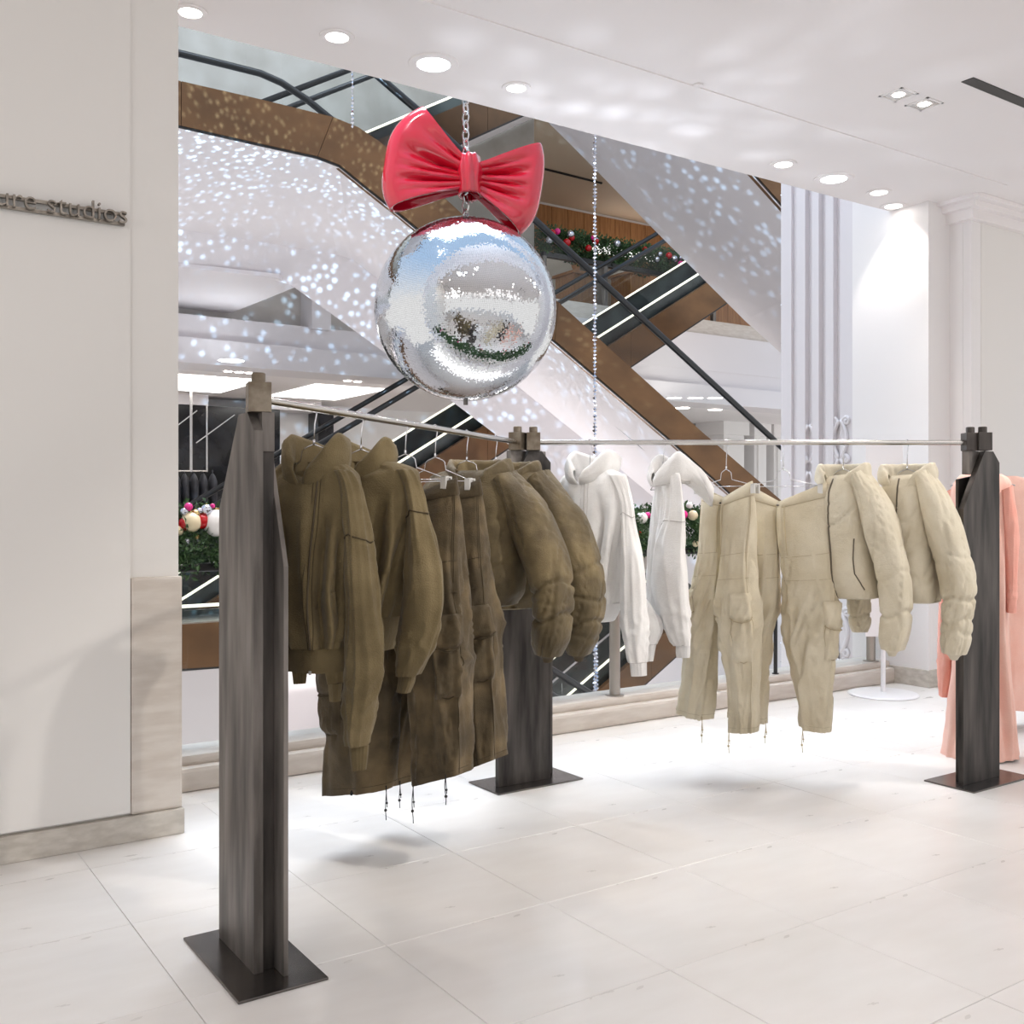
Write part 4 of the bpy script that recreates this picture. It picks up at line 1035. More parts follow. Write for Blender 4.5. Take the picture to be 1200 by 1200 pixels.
def puffer(fr, lab, group, body, th, sleeve, sth, collar, cth, m, seam, seed, zipm, left=None, pocket=None, zip_u=.75, syo=-.02, pinch=((.62, .012), (.80, .012)), tuft=None, cuff_m=None):
    root = fr.root('puffer_jacket', lab, 'jacket', group)
    B = Loft(fr.rows(body, th), puff(.010, seed, 5.5, .8), 2.6, 96, 60)
    B.build('body', m, root, (False, False))
    # hem turned under
    r = B.row(1.0); h = (r[1] - r[0]) * .08
    Loft([(r[0], r[1], r[2], r[3]), (r[0] + h - Vector((0, 0, .006)), r[1] - h - Vector((0, 0, .006)), r[2] * .85, r[3]), (r[0] + h * 2 + Vector((0, 0, .03)), r[1] - h * 2 + Vector((0, 0, .03)), r[2] * .6, r[3])],
         lambda u, v, p: .004 * math.sin(2 * PI * u * 38 + seed) * (1 - v), 2.6, 96, 8).build('hem', m, root)
    S = Loft(fr.rows(sleeve, sth, syo), sleeve_puff(.011, seed + 4, pinch), 2.15, 64, 110)
    so = S.build('sleeve', m, root, (False, False))
    r = S.row(1.0); h = (r[1] - r[0]) * .2; dn = Vector((0, 0, -.012))
    Loft([(r[0], r[1], r[2], r[3]), (r[0] + h + dn, r[1] - h + dn, r[2] * .6, r[3]), (r[0] + h * 1.7 + dn * 2.6, r[1] - h * 1.7 + dn * 2.6, r[2] * .42, r[3]), (r[0] + h * 2.1 + dn, r[1] - h * 2.1 + dn, r[2] * .2, r[3])],
         lambda u, v, p: .003 * math.sin(2 * PI * u * 22), 2.2, 44, 10).build('cuff', cuff_m or seam, so)
    if left:
        S2 = Loft(fr.rows(left, [.07] * len(left), .14), sleeve_puff(.010, seed + 9, ((.5, .012), (.8, .012))), 2.2, 48, 60); s2 = S2.build('sleeve', m, root, (False, True))
    # stand collar: open ring, leaning out
    c, rx, ry, hh = collar
    na, nv = 56, 20; vs = []; prof = [(1.02, -.12), (1.10, .0), (1.10, .35), (1.06, .75), (1.0, .98), (.92, 1.0), (.85, .8), (.82, .35), (.80, -.25)]
    for j in range(nv + 1):
        t = j / nv; x = t * (len(prof) - 1); i0 = min(len(prof) - 2, int(x)); f = x - i0
        k = prof[i0][0] + (prof[i0 + 1][0] - prof[i0][0]) * f; hz = prof[i0][1] + (prof[i0 + 1][1] - prof[i0][1]) * f
        amax = PI - math.radians(6 + 24 * min(1, t * 2))
        for i in range(na + 1):
            a = -amax + 2 * amax * i / na; fr_ = max(0, -math.cos(a))
            d = .006 * ridge(a * 2.2 + seed, t * 1.2, seed) + .004 * fbm(a * 3, t * 3, seed)
            vs.append(Vector((c.x + (rx * k + d) * math.sin(a), (ry * k + d) * math.cos(a), c.z + hz * hh * (1 - .30 * fr_ ** 2) - .045 * fr_ ** 2 + d * .5)))
    w_ = na + 1; q = MB().add(vs, [(j * w_ + i, j * w_ + i + 1, (j + 1) * w_ + i + 1, (j + 1) * w_ + i) for j in range(nv) for i in range(na)]); q.open = True
    co = q.build('collar', m, root, smooth=True); sd = co.modifiers.new('cloth', 'SOLIDIFY'); sd.thickness = .008; sd.offset = 0
    B.strip('zip', zipm, root, [(zip_u, .03), (zip_u + .004, .5), (zip_u, 1.0)], .0042, .0, 6, label='dark zip down the front')
    if pocket:
        B.strip('pocket_seam', zipm, root, pocket, .0032, .001, 6)
    return root, B, S

F = Frame(547, 0, 25)
hanger(F, 'wire hanger holding the first olive puffer jacket', .115, half=.17, drop=.12)
puffer(F, 'olive puffer jacket just right of the olive cargo trousers', 'puffer jackets',
       [(520, 553, 592, 551), (508, 558, 602, 555), (498, 575, 612, 574), (492, 620, 612, 620), (492, 660, 613, 660), (496, 695, 612, 692), (505, 711, 604, 708)], [.07, .09, .12, .145, .15, .14, .11],
       [(581, 566, 602, 552), (590, 590, 620, 569), (599, 618, 640, 592), (610, 645, 655, 625), (620, 672, 665, 655), (625, 700, 669, 690), (627, 725, 669, 722), (626, 750, 665, 750), (629, 765, 655, 769)], [.075, .09, .098, .10, .095, .09, .086, .08, .06],
       (F.W(562, 557), .135, .10, .065), None, M['olive_shell'], M['seam_olive'], 2.2, M['zip_olive'], pocket=[(.80, .62), (.795, .75), (.78, .95)], pinch=((.64, .016), (.80, .018), (.72, .006)))
F = Frame(581, 0, 27)
hanger(F, 'wire hanger holding the olive puffer jacket next to the middle post', .10, half=.17, drop=.12)
puffer(F, 'olive puffer jacket hanging closest to the middle steel post', 'puffer jackets',
       [(566, 553, 628, 551), (556, 558, 640, 556), (548, 575, 650, 574), (544, 620, 652, 620), (544, 660, 652, 660), (548, 695, 650, 692), (556, 713, 642, 710)], [.07, .09, .11, .125, .13, .125, .10],
       [(622, 566, 640, 550), (632, 590, 664, 578), (642, 625, 684, 606), (652, 652, 697, 640), (661, 678, 705, 670), (665, 700, 708, 700), (664, 725, 706, 725), (661, 748, 700, 750), (667, 765, 690, 768)], [.07, .085, .095, .10, .095, .09, .086, .08, .06],
       (F.W(601, 557), .12, .09, .06), None, M['olive_shell'], M['seam_olive'], 7.7, M['zip_olive'], pinch=((.70, .010), (.83, .014), (.90, .008), (.55, .010)))
F = Frame(988, 1, 42)
hanger(F, 'wire hanger holding the beige puffer jacket beside the beige trousers', .13, half=.14, drop=.12)
puffer(F, 'beige puffer jacket with a zip pocket, next to the beige cargo trousers', 'puffer jackets',
       [(968, 559, 1010, 555), (960, 565, 1018, 560), (953, 580, 1026, 576), (950, 615, 1032, 612), (952, 650, 1036, 652), (955, 682, 1040, 684), (961, 697, 1035, 701)], [.07, .10, .13, .15, .155, .14, .10],
       [(1000, 566, 1014, 549), (1005, 590, 1034, 570), (1011, 620, 1050, 596), (1018, 650, 1062, 634), (1025, 680, 1069, 668), (1028, 705, 1072, 702), (1029, 728, 1070, 730), (1028, 747, 1066, 750), (1031, 759, 1060, 763)], [.08, .10, .11, .115, .11, .105, .10, .09, .06],
       (F.W(988, 562), .118, .10, .075), None, M['beige_shell'], M['seam_beige'], 3.4, M['zip_beige'],
       left=[(985, 640, 1020, 640), (990, 690, 1023, 690), (993, 712, 1021, 712), (995, 730, 1020, 731), (1000, 740, 1015, 741)], pocket=[(.865, .52), (.845, .68), (.84, .80), (.885, .93)], zip_u=.735, pinch=((.60, .006), (.80, .012)), cuff_m=M['beige_shell'])
F = Frame(1063, 1, 42)
hanger(F, 'wire hanger holding the beige puffer jacket beside the right post', .13, half=.14, drop=.12)
puffer(F, 'beige puffer jacket hanging closest to the right steel post', 'puffer jackets',
       [(1042, 559, 1086, 555), (1033, 565, 1094, 560), (1026, 580, 1101, 576), (1022, 615, 1104, 612), (1024, 650, 1107, 652), (1028, 685, 1112, 688), (1036, 702, 1107, 706)], [.07, .10, .13, .15, .155, .14, .10],
       [(1074, 566, 1090, 549), (1077, 595, 1111, 572), (1083, 625, 1127, 602), (1090, 652, 1138, 640), (1097, 678, 1145, 668), (1100, 702, 1147, 698), (1100, 725, 1143, 728), (1099, 749, 1140, 754), (1102, 763, 1134, 768)], [.08, .10, .11, .115, .11, .105, .10, .09, .06],
       (F.W(1063, 562), .122, .10, .075), None, M['beige_shell'], M['seam_beige'], 9.1, M['zip_beige'], zip_u=.75, pinch=((.70, .012), (.82, .008), (.48, .005), (.88, .006)), cuff_m=M['beige_shell'])

# ------------------------------------------------------------------ cargo trousers
def legfold(amp, seed, knee=.55):
    def f(u, v, p):
        a = 2 * PI * u; cu, su = math.cos(a), math.sin(a)
        d = amp * ridge(cu * 1.7 + seed, su * 1.7, v * 1.3 + seed) * (.35 + .65 * min(1, v * 2))
        k = math.exp(-((v - knee) / .14) ** 2)
        d += amp * 1.3 * k * ridge(cu * .9 + seed + v * 3.0, su * .9, v * 7.5 + cu * 1.6)
        d += amp * .35 * fbm(cu * 2 + seed, su * 2, v * 7)
        d -= amp * .8 * crease(cu * 1.1 + seed, su * 1.1, v * 6 + cu * 3.0, .12, seed)
        d -= amp * .25 * crease(cu * 2.6 + seed, su * 2.6, v * 2.5 - cu * 2, .12, seed)
        return d * (.22 + .78 * sstep(.12, .42, v))
    return f
def trousers(fr, lab, group, legs, ths, m, seam, cordm, seed, pockets, cords, button=None, cordlines=True, yo=(0, 0)):
    root = fr.root('cargo_trousers', lab, 'trousers', group)
    lofts = []
    for i, (tb, th) in enumerate(zip(legs, ths)):
        Lg = Loft(fr.rows(tb, th, yo[i]), legfold(.019, seed + i * 5.3), 2.4, 72, 90); lofts.append(Lg)
        lo = Lg.build('leg', m, root)
        # waistband half, knee dart seams, side seam, hem stitch
        Lg.strip('waist_seam', seam, lo, [(.5, .045), (1.0, .045)], .0013, .001)
        side = 1.0 if i == 1 else .5
        sg = 1 if i == 0 else -1
        Lg.strip('side_seam', seam, lo, [(side + sg * .07, .01), (side + sg * .07, .995)], .0014, .001)
        Lg.strip('side_seam', seam, lo, [(side + sg * .085, .03), (side + sg * .085, .30)], .0011, .001)
        Lg.strip('hem_stitch', seam, lo, [(0, .978), (1, .978)], .0010, .001)
        Lg.strip('yoke_seam', seam, lo, [(.55, .27), (.95, .262)], .0014, .001)
        Lg.strip('yoke_seam', seam, lo, [(.55, .37), (.95, .365)], .0012, .001)
        if pockets[i]:
            ua, ub, va, vb = pockets[i]
            Lg.patch('cargo_pocket', m, lo, ua, ub, va, vb, .004, .028, 16, 18, crumple=.008, low=1)
            Lg.patch('pocket_flap', m, lo, ua - .006, ub + .006, va - .045, va + .055, .034 * .5, .012, 16, 10,
                     shape=lambda u, v, x, y, va=va: (u, v + .02 * y * (1 - (2 * x - 1) ** 2)))
            edge = [(ua - .006 + (ub - ua + .012) * x, va + .055 + .02 * (1 - (2 * x - 1) ** 2)) for x in [i / 10 for i in range(11)]]
            MB().tube([Lg.pt(u, v, .006 + .018 * math.sin(PI * (i / 10))) for i, (u, v) in enumerate(edge)], .0024, 5).build('flap_seam', seam, lo, smooth=True)
            low = [(ua, va + .03), (ua, (va + vb) / 2), (ua + .01, vb - .01), ((ua + ub) / 2, vb + .004), (ub - .01, vb - .01), (ub, (va + vb) / 2), (ub, va + .03)]
            Lg.strip('pocket_seam', seam, lo, low, .002, .003)
        for (u, ln, sd) in cords[i]:
            p = Lg.pt(u, .985, .003); q = MB()
            a = [p + Vector((.002 * math.sin(k * .9 + sd), .002 * math.cos(k), -ln * k / 7)) for k in range(8)]
            q.tube(a, .0017, 5); b = [p + Vector((.006 * (k / 5), .0, -ln * .62 * k / 5)) for k in range(6)]; q.tube(b, .0017, 5)
            q.sphere(a[5], .006, 8, 5); q.sphere(b[4], .0045, 8, 5)
            q.build('drawcord', cordm, lo, smooth=True)
    # waistband (one band round both halves), fly, button
    a, b = lofts
    wb = MB()
    for Lg in lofts:
        n = 40; vs = []
        for v, off in ((-.0, .002), (.0, .004), (.022, .0042), (.042, .004), (.044, .001)):
            vs += [Lg.pt(k / n, v, off) for k in range(n)]
        wb.add(vs, [(j * n + k, (j + 1) * n + k, (j + 1) * n + (k + 1) % n, j * n + (k + 1) % n) for j in range(4) for k in range(n)])
    wb.open = True
    wb.build('waistband', m, root, smooth=True)
    b.patch('fly', m, root, .50, .60, .0, .24, .004, .002, 8, 16)
    p = b.pt(.535, .022, .007)
    MB().sphere(p, .0085, 12, 6, .5).build('button', M['black_trim'] if button is None else button, root, smooth=True)
    if cordlines:
        for Lg, u in ((a, .93), (b, .63)): Lg.strip('waist_cord', cordm, root, [(u, .04), (u + .004, .26)], .002, .004)
    return root, lofts

F = Frame(475, 0, 30)
hanger(F, 'clip hanger of the front olive cargo trousers', .115, half=.19, drop=.098, clips=(-.185, .185), group='clip hangers')
trousers(F, 'olive cargo trousers with black cords, the pair hanging in front', 'cargo trousers',
         [[(424, 572, 479, 583), (421, 600, 478, 604), (411, 650, 474, 655), (400, 705, 470, 705), (391, 760, 468, 760), (388, 810, 467, 810), (387, 870, 466, 868), (386, 929, 464, 922)],
          [(477, 583, 535, 560), (476, 604, 540, 595), (477, 655, 543, 645), (479, 705, 545, 700), (481, 760, 546, 760), (485, 810, 547, 808), (489, 870, 548, 860), (489, 918, 549, 904)]],
         [[.010, .045, .08, .09, .09, .088, .086, .084]] * 2, M['olive_twill'], M['seam_olive'], M['cord_black'], 3.0,
         [(.56, .72, .60, .80), (.80, .955, .48, .72)], [[(.93, .13, 0), (.76, .02, 2)], [(.53, .16, 1), (.84, .11, 3)]])
F = Frame(510, 0, 30)
hanger(F, 'clip hanger of the rear olive cargo trousers', .115, half=.17, drop=.098, clips=(-.165, .165), group='clip hangers')
trousers(F, 'olive cargo trousers hanging behind the front pair, beside the puffer jacket', 'cargo trousers',
         [[(462, 570, 514, 582), (458, 600, 513, 602), (452, 655, 512, 655), (448, 705, 509, 705), (443, 760, 505, 760), (440, 810, 494, 810), (440, 870, 486, 868), (440, 920, 482, 916)],
          [(512, 582, 562, 562), (511, 602, 567, 595), (512, 655, 572, 645), (514, 705, 577, 700), (517, 760, 582, 755), (521, 810, 585, 800), (525, 860, 588, 850), (530, 908, 590, 886)]],
         [[.010, .045, .075, .085, .085, .085, .084, .08]] * 2, M['olive_twill'], M['seam_olive'], M['cord_black'], 6.4,
         [None, (.80, .965, .47, .70)], [[(.9, .11, 0)], []])
F = Frame(851, 1, 50)
hanger(F, 'clip hanger of the left beige cargo trousers', .13, half=.178, drop=.085, clips=(-.172, .172), group='clip hangers', bump=.03)
trousers(F, 'beige cargo trousers with dark waist buttons, left pair beside the white hoodie', 'cargo trousers',
         [[(823, 572, 848, 583), (820, 600, 848, 604), (817, 650, 848, 650), (811, 700, 843, 700), (805, 750, 842, 750), (799, 800, 840, 803), (793, 829, 835, 846)],
          [(846, 585, 881, 564), (845, 604, 887, 596), (843, 650, 889, 645), (840, 700, 890, 700), (844, 750, 892, 750), (852, 800, 890, 800), (853, 856, 889, 859)]],
         [[.010, .045, .08, .09, .095, .095, .09]] * 2, M['beige_twill'], M['seam_beige'], M['cord_beige'], 4.1,
         [(.54, .70, .47, .68), (.78, .95, .47, .71)], [[(.93, .13, 0)], [(.58, .12, 1)]])
F = Frame(918, 1, 16)
hanger(F, 'clip hanger of the right beige cargo trousers', .13, half=.178, drop=.085, clips=(-.172, .172), group='clip hangers', bump=.03)
trousers(F, 'beige cargo trousers with a grey waist button, right pair beside the beige jacket', 'cargo trousers',
         [[(878, 568, 914, 588), (879, 600, 914, 604), (880, 650, 914, 650), (874, 700, 911, 700), (864, 750, 904, 750), (857, 800, 899, 800), (854, 841, 897, 846)],
          [(912, 588, 968, 565), (911, 604, 972, 596), (914, 650, 976, 645), (920, 700, 979, 700), (924, 750, 978, 750), (932, 800, 977, 800), (938, 853, 974, 856)]],
         [[.010, .045, .08, .09, .09, .085, .08]] * 2, M['beige_twill'], M['seam_beige'], M['cord_beige'], 9.6,
         [None, (.82, .975, .50, .70)], [[(.9, .11, 0)], [(.55, .13, 1)]], button=M['steel'], yo=(.06, 0))

# ------------------------------------------------------------------ pink garments on the next rack, behind the right post
hp = EYEP + ray(1150, HOR) * 5.62; hp.z = 1.60
u3 = (ray(1149, HOR)).normalized()
ro = MB().tube([Vector((0, 0, 0)), u3 * 1.3], .0125, 14).build('hanging_rod', M['chrome'], None, auto=.7); ro.location = h5 + u3 * .03
tag(ro, 'polished steel rod running back behind the right post, carrying the pink garments', 'rod')
def long_pink(pxc, d, phi, lab, body, th, sl, sr, seed, ra=.0):
    o = EYEP + ray(pxc, HOR) * d; 
    s_ = (o - h5).dot(u3); o = h5 + u3 * s_; o.z = ROD_Z
    F = Frame(o, 1, phi)
    hanger(F, 'wire hanger of the ' + lab.split(',')[0], .10, half=.16, drop=.1)
    root = F.root('long_coat', lab, 'clothing', 'pink garments')
    B = Loft(F.rows(body, th), drape(.018, 2.2, seed), 2.4, 96, 80); B.build('body', M['pink'], root, (False, False))
    for tb, yo in ((sl, .06), (sr, -.06)):
        if tb:
            S = Loft(F.rows(tb, [.05] * len(tb), yo), sleeve_folds(.007, seed + yo * 40), 2.2, 48, 60); S.build('sleeve', M['pink_deep'] if yo > 0 or True else M['pink'], root)
    return root
long_pink(1150, 5.55, 20, 'long pink coat reaching the floor behind the right steel post',
          [(1134, 553, 1160, 553), (1124, 558, 1176, 556), (1114, 572, 1186, 566), (1112, 620, 1184, 620), (1114, 700, 1182, 700), (1114, 780, 1186, 780), (1110, 840, 1192, 840), (1103, 884, 1196, 886)], [.05, .07, .10, .12, .13, .14, .15, .16],
          [(1110, 575, 1128, 568), (1106, 640, 1126, 640), (1100, 720, 1122, 720), (1099, 790, 1115, 790), (1100, 815, 1112, 816)],
          [(1172, 575, 1188, 568), (1176, 640, 1194, 630), (1178, 690, 1193, 690), (1178, 717, 1191, 718)], 1.9)
long_pink(1158, 6.2, -8, 'pink garment at the right picture edge with a shorter hem',
          [(1160, 558, 1190, 558), (1150, 566, 1204, 562), (1146, 580, 1216, 575), (1144, 640, 1220, 640), (1146, 740, 1222, 740), (1150, 826, 1222, 832)], [.05, .07, .10, .12, .13, .13],
          None, None, 4.4)
# ================================================================= MIRROR BALL, BOW, STRANDS, GARLAND, STAND
mb = thing('mirror_ball', 'giant mirror ball hanging in the atrium under the red bow', 'mirror ball', BALL)
def tiles():
    m = bpy.data.materials.new('mirror_tile'); m.use_nodes = True; b = m.node_tree.nodes['Principled BSDF']
    b.inputs['Base Color'].default_value = (.78, .80, .82, 1); b.inputs['Metallic'].default_value = 1; b.inputs['Roughness'].default_value = .06
    return m
bm = MB(); n_rows = 210; rnd = random.Random(3)
for i in range(n_rows):
    t0 = PI * (i + .04) / n_rows; t1 = PI * (i + .96) / n_rows; tm = (t0 + t1) / 2
    nc = max(6, int(2 * n_rows * math.sin(tm))); ph = rnd.random()
    for k in range(nc):
        a0 = 2 * PI * (k + .04 + ph) / nc; a1 = 2 * PI * (k + .96 + ph) / nc; am = (a0 + a1) / 2
        n = Vector((math.sin(tm) * math.cos(am), math.sin(tm) * math.sin(am), math.cos(tm)))
        e1 = Vector((-math.sin(am), math.cos(am), 0)); e2 = n.cross(e1)
        s1 = BALL_R * math.sin(tm) * (a1 - a0) / 2; s2 = BALL_R * (t1 - t0) / 2
        ta, tb = rnd.gauss(0, .024), rnd.gauss(0, .024)
        c = n * BALL_R
        bm.v += [tuple(c + e1 * s1 * x + e2 * s2 * y + n * (ta * s1 * x + tb * s2 * y)) for x, y in ((-1, -1), (1, -1), (1, 1), (-1, 1))]
        q = len(bm.v); bm.f.append((q - 4, q - 3, q - 2, q - 1))
bm.open = True
o = bm.build('mirror_tiles', tiles(), mb); o['kind'] = 'stuff'
MB().sphere((0, 0, 0), BALL_R - .004, 64, 32).build('ball_core', mat('ball_core', srgb(120, 122, 126), .3, .9), mb, smooth=True)
MB().lathe([(.0, -.665), (.016, -.664), (.016, -.63), (.03, -.625), (.03, -.60)], (0, 0, 0), 12).build('bottom_cap', M['steel'], mb, smooth=True)
MB().lathe([(.07, .60), (.06, .635), (.02, .64), (.02, .67), (.0, .672)], (0, 0, 0), 20).build('top_cap', M['chrome'], mb, smooth=True)
def chain(name, lab, x, y, z0, z1, r, pitch, bead=False, m=None, kind_label='chain'):
    q = MB(); n = int((z1 - z0) / pitch); rr = random.Random(int(x * 100))
    for i in range(n):
        z = z0 + i * pitch
        if bead:
            a = rr.random() * 6.28; w_ = r * rr.uniform(.75, 1.25); h_ = pitch * .55
            R = Matrix.Rotation(a, 3, 'Z')
            vs = [R @ Vector(v) for v in ((w_, 0, 0), (0, w_, 0), (-w_, 0, 0), (0, -w_, 0), (0, 0, h_), (0, 0, -h_))]
            vs = [v + Vector((rr.uniform(-.2, .2) * r, rr.uniform(-.2, .2) * r, z - z0)) for v in vs]
            q.add(vs, [(0, 1, 4), (1, 2, 4), (2, 3, 4), (3, 0, 4), (1, 0, 5), (2, 1, 5), (3, 2, 5), (0, 3, 5)])
        else:
            R = Matrix.Rotation((i % 2) * PI / 2 + .4, 3, 'Z'); h_ = pitch * .68
            pts = [R @ Vector((r * math.cos(t), 0, h_ * math.sin(t))) + Vector((0, 0, z - z0)) for t in [k * PI / 4 for k in range(8)]]
            q.tube(pts, r * .28, 4, True)
    o = q.build(name, m or M['chrome']); o.location = (x, y, z0); tag(o, lab, kind_label); o['kind'] = 'stuff' if False else ''
    del o['kind']
    return o
ck = chain('ball_chain', 'steel link chain holding the mirror ball and the bow', BALL.x, BALL.y, BALL.z + .66, 8.0, .026, .062)
M['strand'] = mat('mirror_bead', srgb(210, 212, 222), .12, 1.0)
for px, Y, z0, r, lab in ((697, 8.0, -3, .021, 'silver beaded strand hanging right of the mirror ball'), (917.5, 6.6, -3, .018, 'silver beaded strand along the fluted wall at right'), (413, 8.6, 6.0, .014, 'thin silver strand at upper left behind the bow'), ):
    p = onY(px, 400, Y)
    if px == 413: z0 = onY(413, 148, Y).z
    chain('beaded_strand', lab, p.x, p.y, z0, 11.0, r, .036, True, M['strand'], 'strand')
p = onY(699, 800, 7.4); chain('beaded_strand', 'silver beaded strand seen through the balustrade glass, low down', p.x, p.y, -4, .55, .021, .036, True, M['strand'], 'strand')

# red bow: two ribbon loops pinched at a knot
KN = onD(551, 208, 7.12); KN = Vector((BALL.x, BALL.y, KN.z)) 
KNp = onY(551, 208, BALL.y); KN = Vector((KNp.x, BALL.y, KNp.z))
bow = thing('ribbon_bow', 'large glossy red ribbon bow above the mirror ball', 'bow', KN)
Rb = Matrix((RGT, FWD, Vector((0, 0, 1)))).transposed()     # bow lies square to the view direction
def bow_loop(sgn, length, tilt, top, bot, depth, yaw, seed, rt, rb_):
    ns, nt = 96, 40; vs = []
    for i in range(ns + 1):
        s = i / ns; ang = PI * s                              # 0 front knot -> 1 back knot
        x = math.sin(ang) ** .72 if math.sin(ang) > 0 else 0
        y = -math.cos(ang)
        dy = depth * y * (math.sin(ang) ** .9 if math.sin(ang) > 0 else 0) + .055 * y * (1 - x)
        for j in range(nt + 1):
            t = -1 + 2 * j / nt
            wz = .085 + (((top if t > 0 else bot) - .085) * (x ** 1.15))
            # ends of the ribbon curl in a little: shorter reach at rims
            reach = length * (1 - (rt if t > 0 else rb_) * abs(t) ** 3.2)
            xx = reach * x; z = wz * t
            # pleats running out of the knot, with two deep dents
            pl = 0
            for c, wd, am in ((.30, .17, .085), (-.08, .10, .05), (-.42, .13, .06), (.72, .10, .03), (-.8, .1, .02)):
                c2 = c + .06 * math.sin(seed + c * 9) + .10 * (x - .4)
                pl += am * math.exp(-((t - c2) / wd) ** 2)
            ex = x ** .6 * max(0, 1 - (x / .86) ** 1.6) * 1.9
            fine = .010 * math.cos(t * 16 + seed) * max(0, 1 - x / .4) * x ** .3
            f = 1 if y < 0 else -1
            dy2 = dy + f * (pl * ex * 1.35 + fine) + .004 * fbm(x * 3 + seed, t * 2, seed)
            v = Vector((sgn * xx, dy2, z))
            v = Matrix.Rotation(tilt, 3, 'Y') @ v
            v = Matrix.Rotation(yaw, 3, 'Z') @ v
            vs.append(Rb @ v)
    w_ = nt + 1
    q = MB().add(vs, [(i * w_ + j, i * w_ + j + 1, (i + 1) * w_ + j + 1, (i + 1) * w_ + j) for i in range(ns) for j in range(nt)]); q.open = True
    o = q.build('bow_loop', M['red'], bow, smooth=True); sd = o.modifiers.new('thickness', 'SOLIDIFY'); sd.thickness = .022; sd.offset = 0
    bv = o.modifiers.new('bevel', 'BEVEL'); bv.width = .006; bv.segments = 2; bv.limit_method = 'ANGLE'; bv.angle_limit = .9
bow_loop(-1, .60, math.radians(8), .43, .30, .20, .0, 1.0, .34, .14)
bow_loop(1, .50, math.radians(9), .32, .33, .19, .12, 4.0, .10, .20)
vs = []; ns, nt = 40, 24
for i in range(ns):
    a = 2 * PI * i / ns
    for j in range(nt + 1):
        t = -1 + 2 * j / nt
        r = 1 - .35 * abs(t) ** 4 + .06 * math.sin(a * 7) * 0
        wx = .088 * (1.04 - .16 * t * t) + .006 * math.sin(t * 5)
        ridge_ = .017 * math.cos(math.cos(a) * 10 + t * .8) - .02 * t * t
        vs.append(Rb @ Vector((wx * math.cos(a) * 1.0, (.15 + ridge_) * math.sin(a), .135 * t)))
q = MB().add(vs, [(i * (nt + 1) + j, ((i + 1) % ns) * (nt + 1) + j, ((i + 1) % ns) * (nt + 1) + j + 1, i * (nt + 1) + j + 1) for i in range(ns) for j in range(nt)])
kn = q.build('knot', M['red'], bow, smooth=True); sd = kn.modifiers.new('thickness', 'SOLIDIFY'); sd.thickness = .02

# garlands with baubles
M['needle'] = mat('fir_needles', srgb(34, 62, 34), .6, col2=srgb(74, 104, 58), noise_scale=24)
BC = {'white': mat('bauble_white', srgb(238, 234, 232), .25), 'cream': mat('bauble_cream', srgb(226, 210, 176), .3), 'red': mat('bauble_red', srgb(176, 10, 20), .25),
      'silver': mat('bauble_silver', srgb(206, 208, 218), .15, .9), 'gold': mat('bauble_gold', srgb(196, 168, 116), .22, .9), 'pink': mat('bauble_pink', srgb(216, 40, 130), .25)}
def garland(lab, x0, x1, y, z, ry, rz_, n, baubles, seed, L=.07):
    g = thing('garland', lab, 'garland', (x0, y, z)); rr = random.Random(seed); q = MB()
    for i in range(n):
        x = rr.uniform(0, x1 - x0); a = rr.uniform(0, 2 * PI); k = math.sqrt(rr.uniform(.15, 1))
        c = Vector((x, ry * k * math.cos(a), rz_ * k * math.sin(a)))
        d = Vector((rr.uniform(-1, 1), math.cos(a) + rr.uniform(-.6, .6), math.sin(a) + rr.uniform(-.5, .7))).normalized()
        s = d.cross(Vector((rr.uniform(-1, 1), rr.uniform(-1, 1), rr.uniform(-1, 1)))).normalized()
        l = L * rr.uniform(.6, 1.2); w_ = l * .13
        for m_ in range(5):                                  # a twig: five leaves fanning along it
            b = c + d * l * .22 * m_; e = b + (d * .6 + s * (1 if m_ % 2 else -1) * .75).normalized() * l * .5
            n2 = d.cross(s) * w_ * .5
            k0 = len(q.v); mid = (b + e) / 2 + n2; side = (e - b).cross(d.cross(s)).normalized() * w_
            q.v += [tuple(b), tuple(mid + side), tuple(e), tuple(mid - side)]; q.f.append((k0, k0 + 1, k0 + 2, k0 + 3))
    q.open = True
    fo = q.build('foliage', M['needle'], g); fo['kind'] = 'stuff'
    for (x, yy, zz, r, c) in baubles:
        b = MB().sphere((0, 0, 0), r, 18, 10).build('bauble', BC[c], g, smooth=True); b.location = (x, yy, zz); 
        MB().lathe([(r * .2, r * .96), (r * .2, r * 1.12), (.0005, r * 1.13)], (0, 0, 0), 8).build('cap', BC['gold'], b)
    return g
YG = 5.03; ZG = 1.19
def bpos(px, py, rp, c, x0, dy=-.12):
    p = onY(px, py, YG + dy); d = (p - EYEP).dot(FWD); return (p.x - x0, dy, p.z - ZG, rp * d / 1200, c)
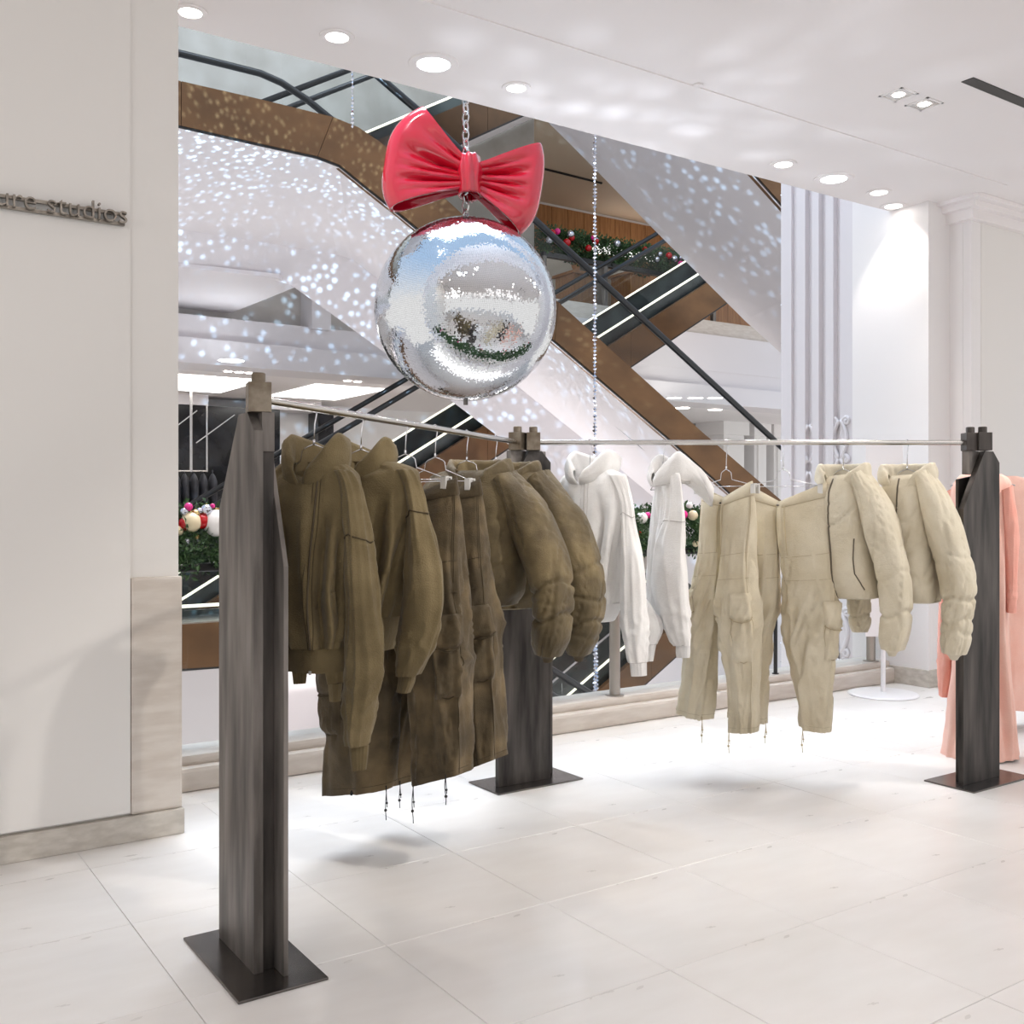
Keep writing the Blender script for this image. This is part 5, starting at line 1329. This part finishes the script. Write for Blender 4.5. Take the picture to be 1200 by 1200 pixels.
B1 = [bpos(*a, 1.15) for a in ((216, 600, 5, 'silver'), (221, 594, 5, 'pink'), (229, 603, 6, 'gold'), (242, 598, 7, 'silver'), (234, 599, 4, 'silver'), (224, 612, 12, 'cream'), (217, 614, 8, 'red'), (237, 611, 9, 'red'), (254, 613, 16, 'white'), (219, 634, 4, 'silver'), (209, 622, 6, 'cream'), (231, 629, 3, 'gold'), (249, 593, 3, 'pink'))]
rr = random.Random(5)
B1 += [(rr.uniform(.7, 3.4), -.12, rr.uniform(-.02, .12), rr.uniform(.02, .05), rr.choice(list(BC))) for _ in range(14)]
garland('fir garland with baubles lying on the handrail at the left end', 1.15, 4.6, YG, ZG, .13, .12, 5200, B1, 1)
B2 = [bpos(*a, 4.76) for a in ((752, 607, 7, 'white'), (759, 604, 4, 'pink'), (801, 603, 5, 'pink'), (812, 604, 6, 'cream'), (815, 637, 4, 'cream'), (749, 625, 3, 'red'), (808, 592, 4, 'white'))]
B2 += [(rr.uniform(.9, 2.0), -.12, rr.uniform(-.02, .12), rr.uniform(.02, .045), rr.choice(list(BC))) for _ in range(8)]
garland('fir garland with baubles on the handrail behind the white hoodies', 4.76, 6.7, YG, ZG, .13, .12, 3400, B2, 2)
zr_ = onY(700, 290, YF - .15).z
rr = random.Random(9); B3 = []
for i in range(46):
    x = rr.uniform(0, 9); B3.append((x, -.25 - .1 * rr.random(), rr.uniform(-.12, .2), rr.uniform(.045, .085), rr.choice(['red', 'pink', 'silver', 'red', 'silver', 'pink'])))
garland('dark garland with red and silver baubles on the upper far balustrade', 12.2, 21.5, YF + .12, zr_ + .02, .2, .2, 4200, B3, 3, .16)

# white display stand near the corner
S0 = onZ(1035, 814, 0)
ds = thing('display_stand', 'white board on a slim pole and round white foot near the right corner', 'stand', (S0.x, S0.y, 0), ANG - PI / 2)
k_ = 7.35 / 1200
MB().lathe([(.24, 0), (.245, .006), (.235, .014), (.03, .022), (.0005, .022)], (0, 0, 0), 48).build('foot', mat('white_lacquer', srgb(244, 243, 245), .3), ds, auto=.6)
MB().lathe([(.016, .02), (.016, 1.62)], (0, 0, 0), 16).build('pole', bpy.data.materials['white_lacquer'], ds, smooth=True)
MB().box((-.135, -.022, .42), (.135, -.016, 1.80)).build('board', bpy.data.materials['white_lacquer'], ds, bevel=.002)
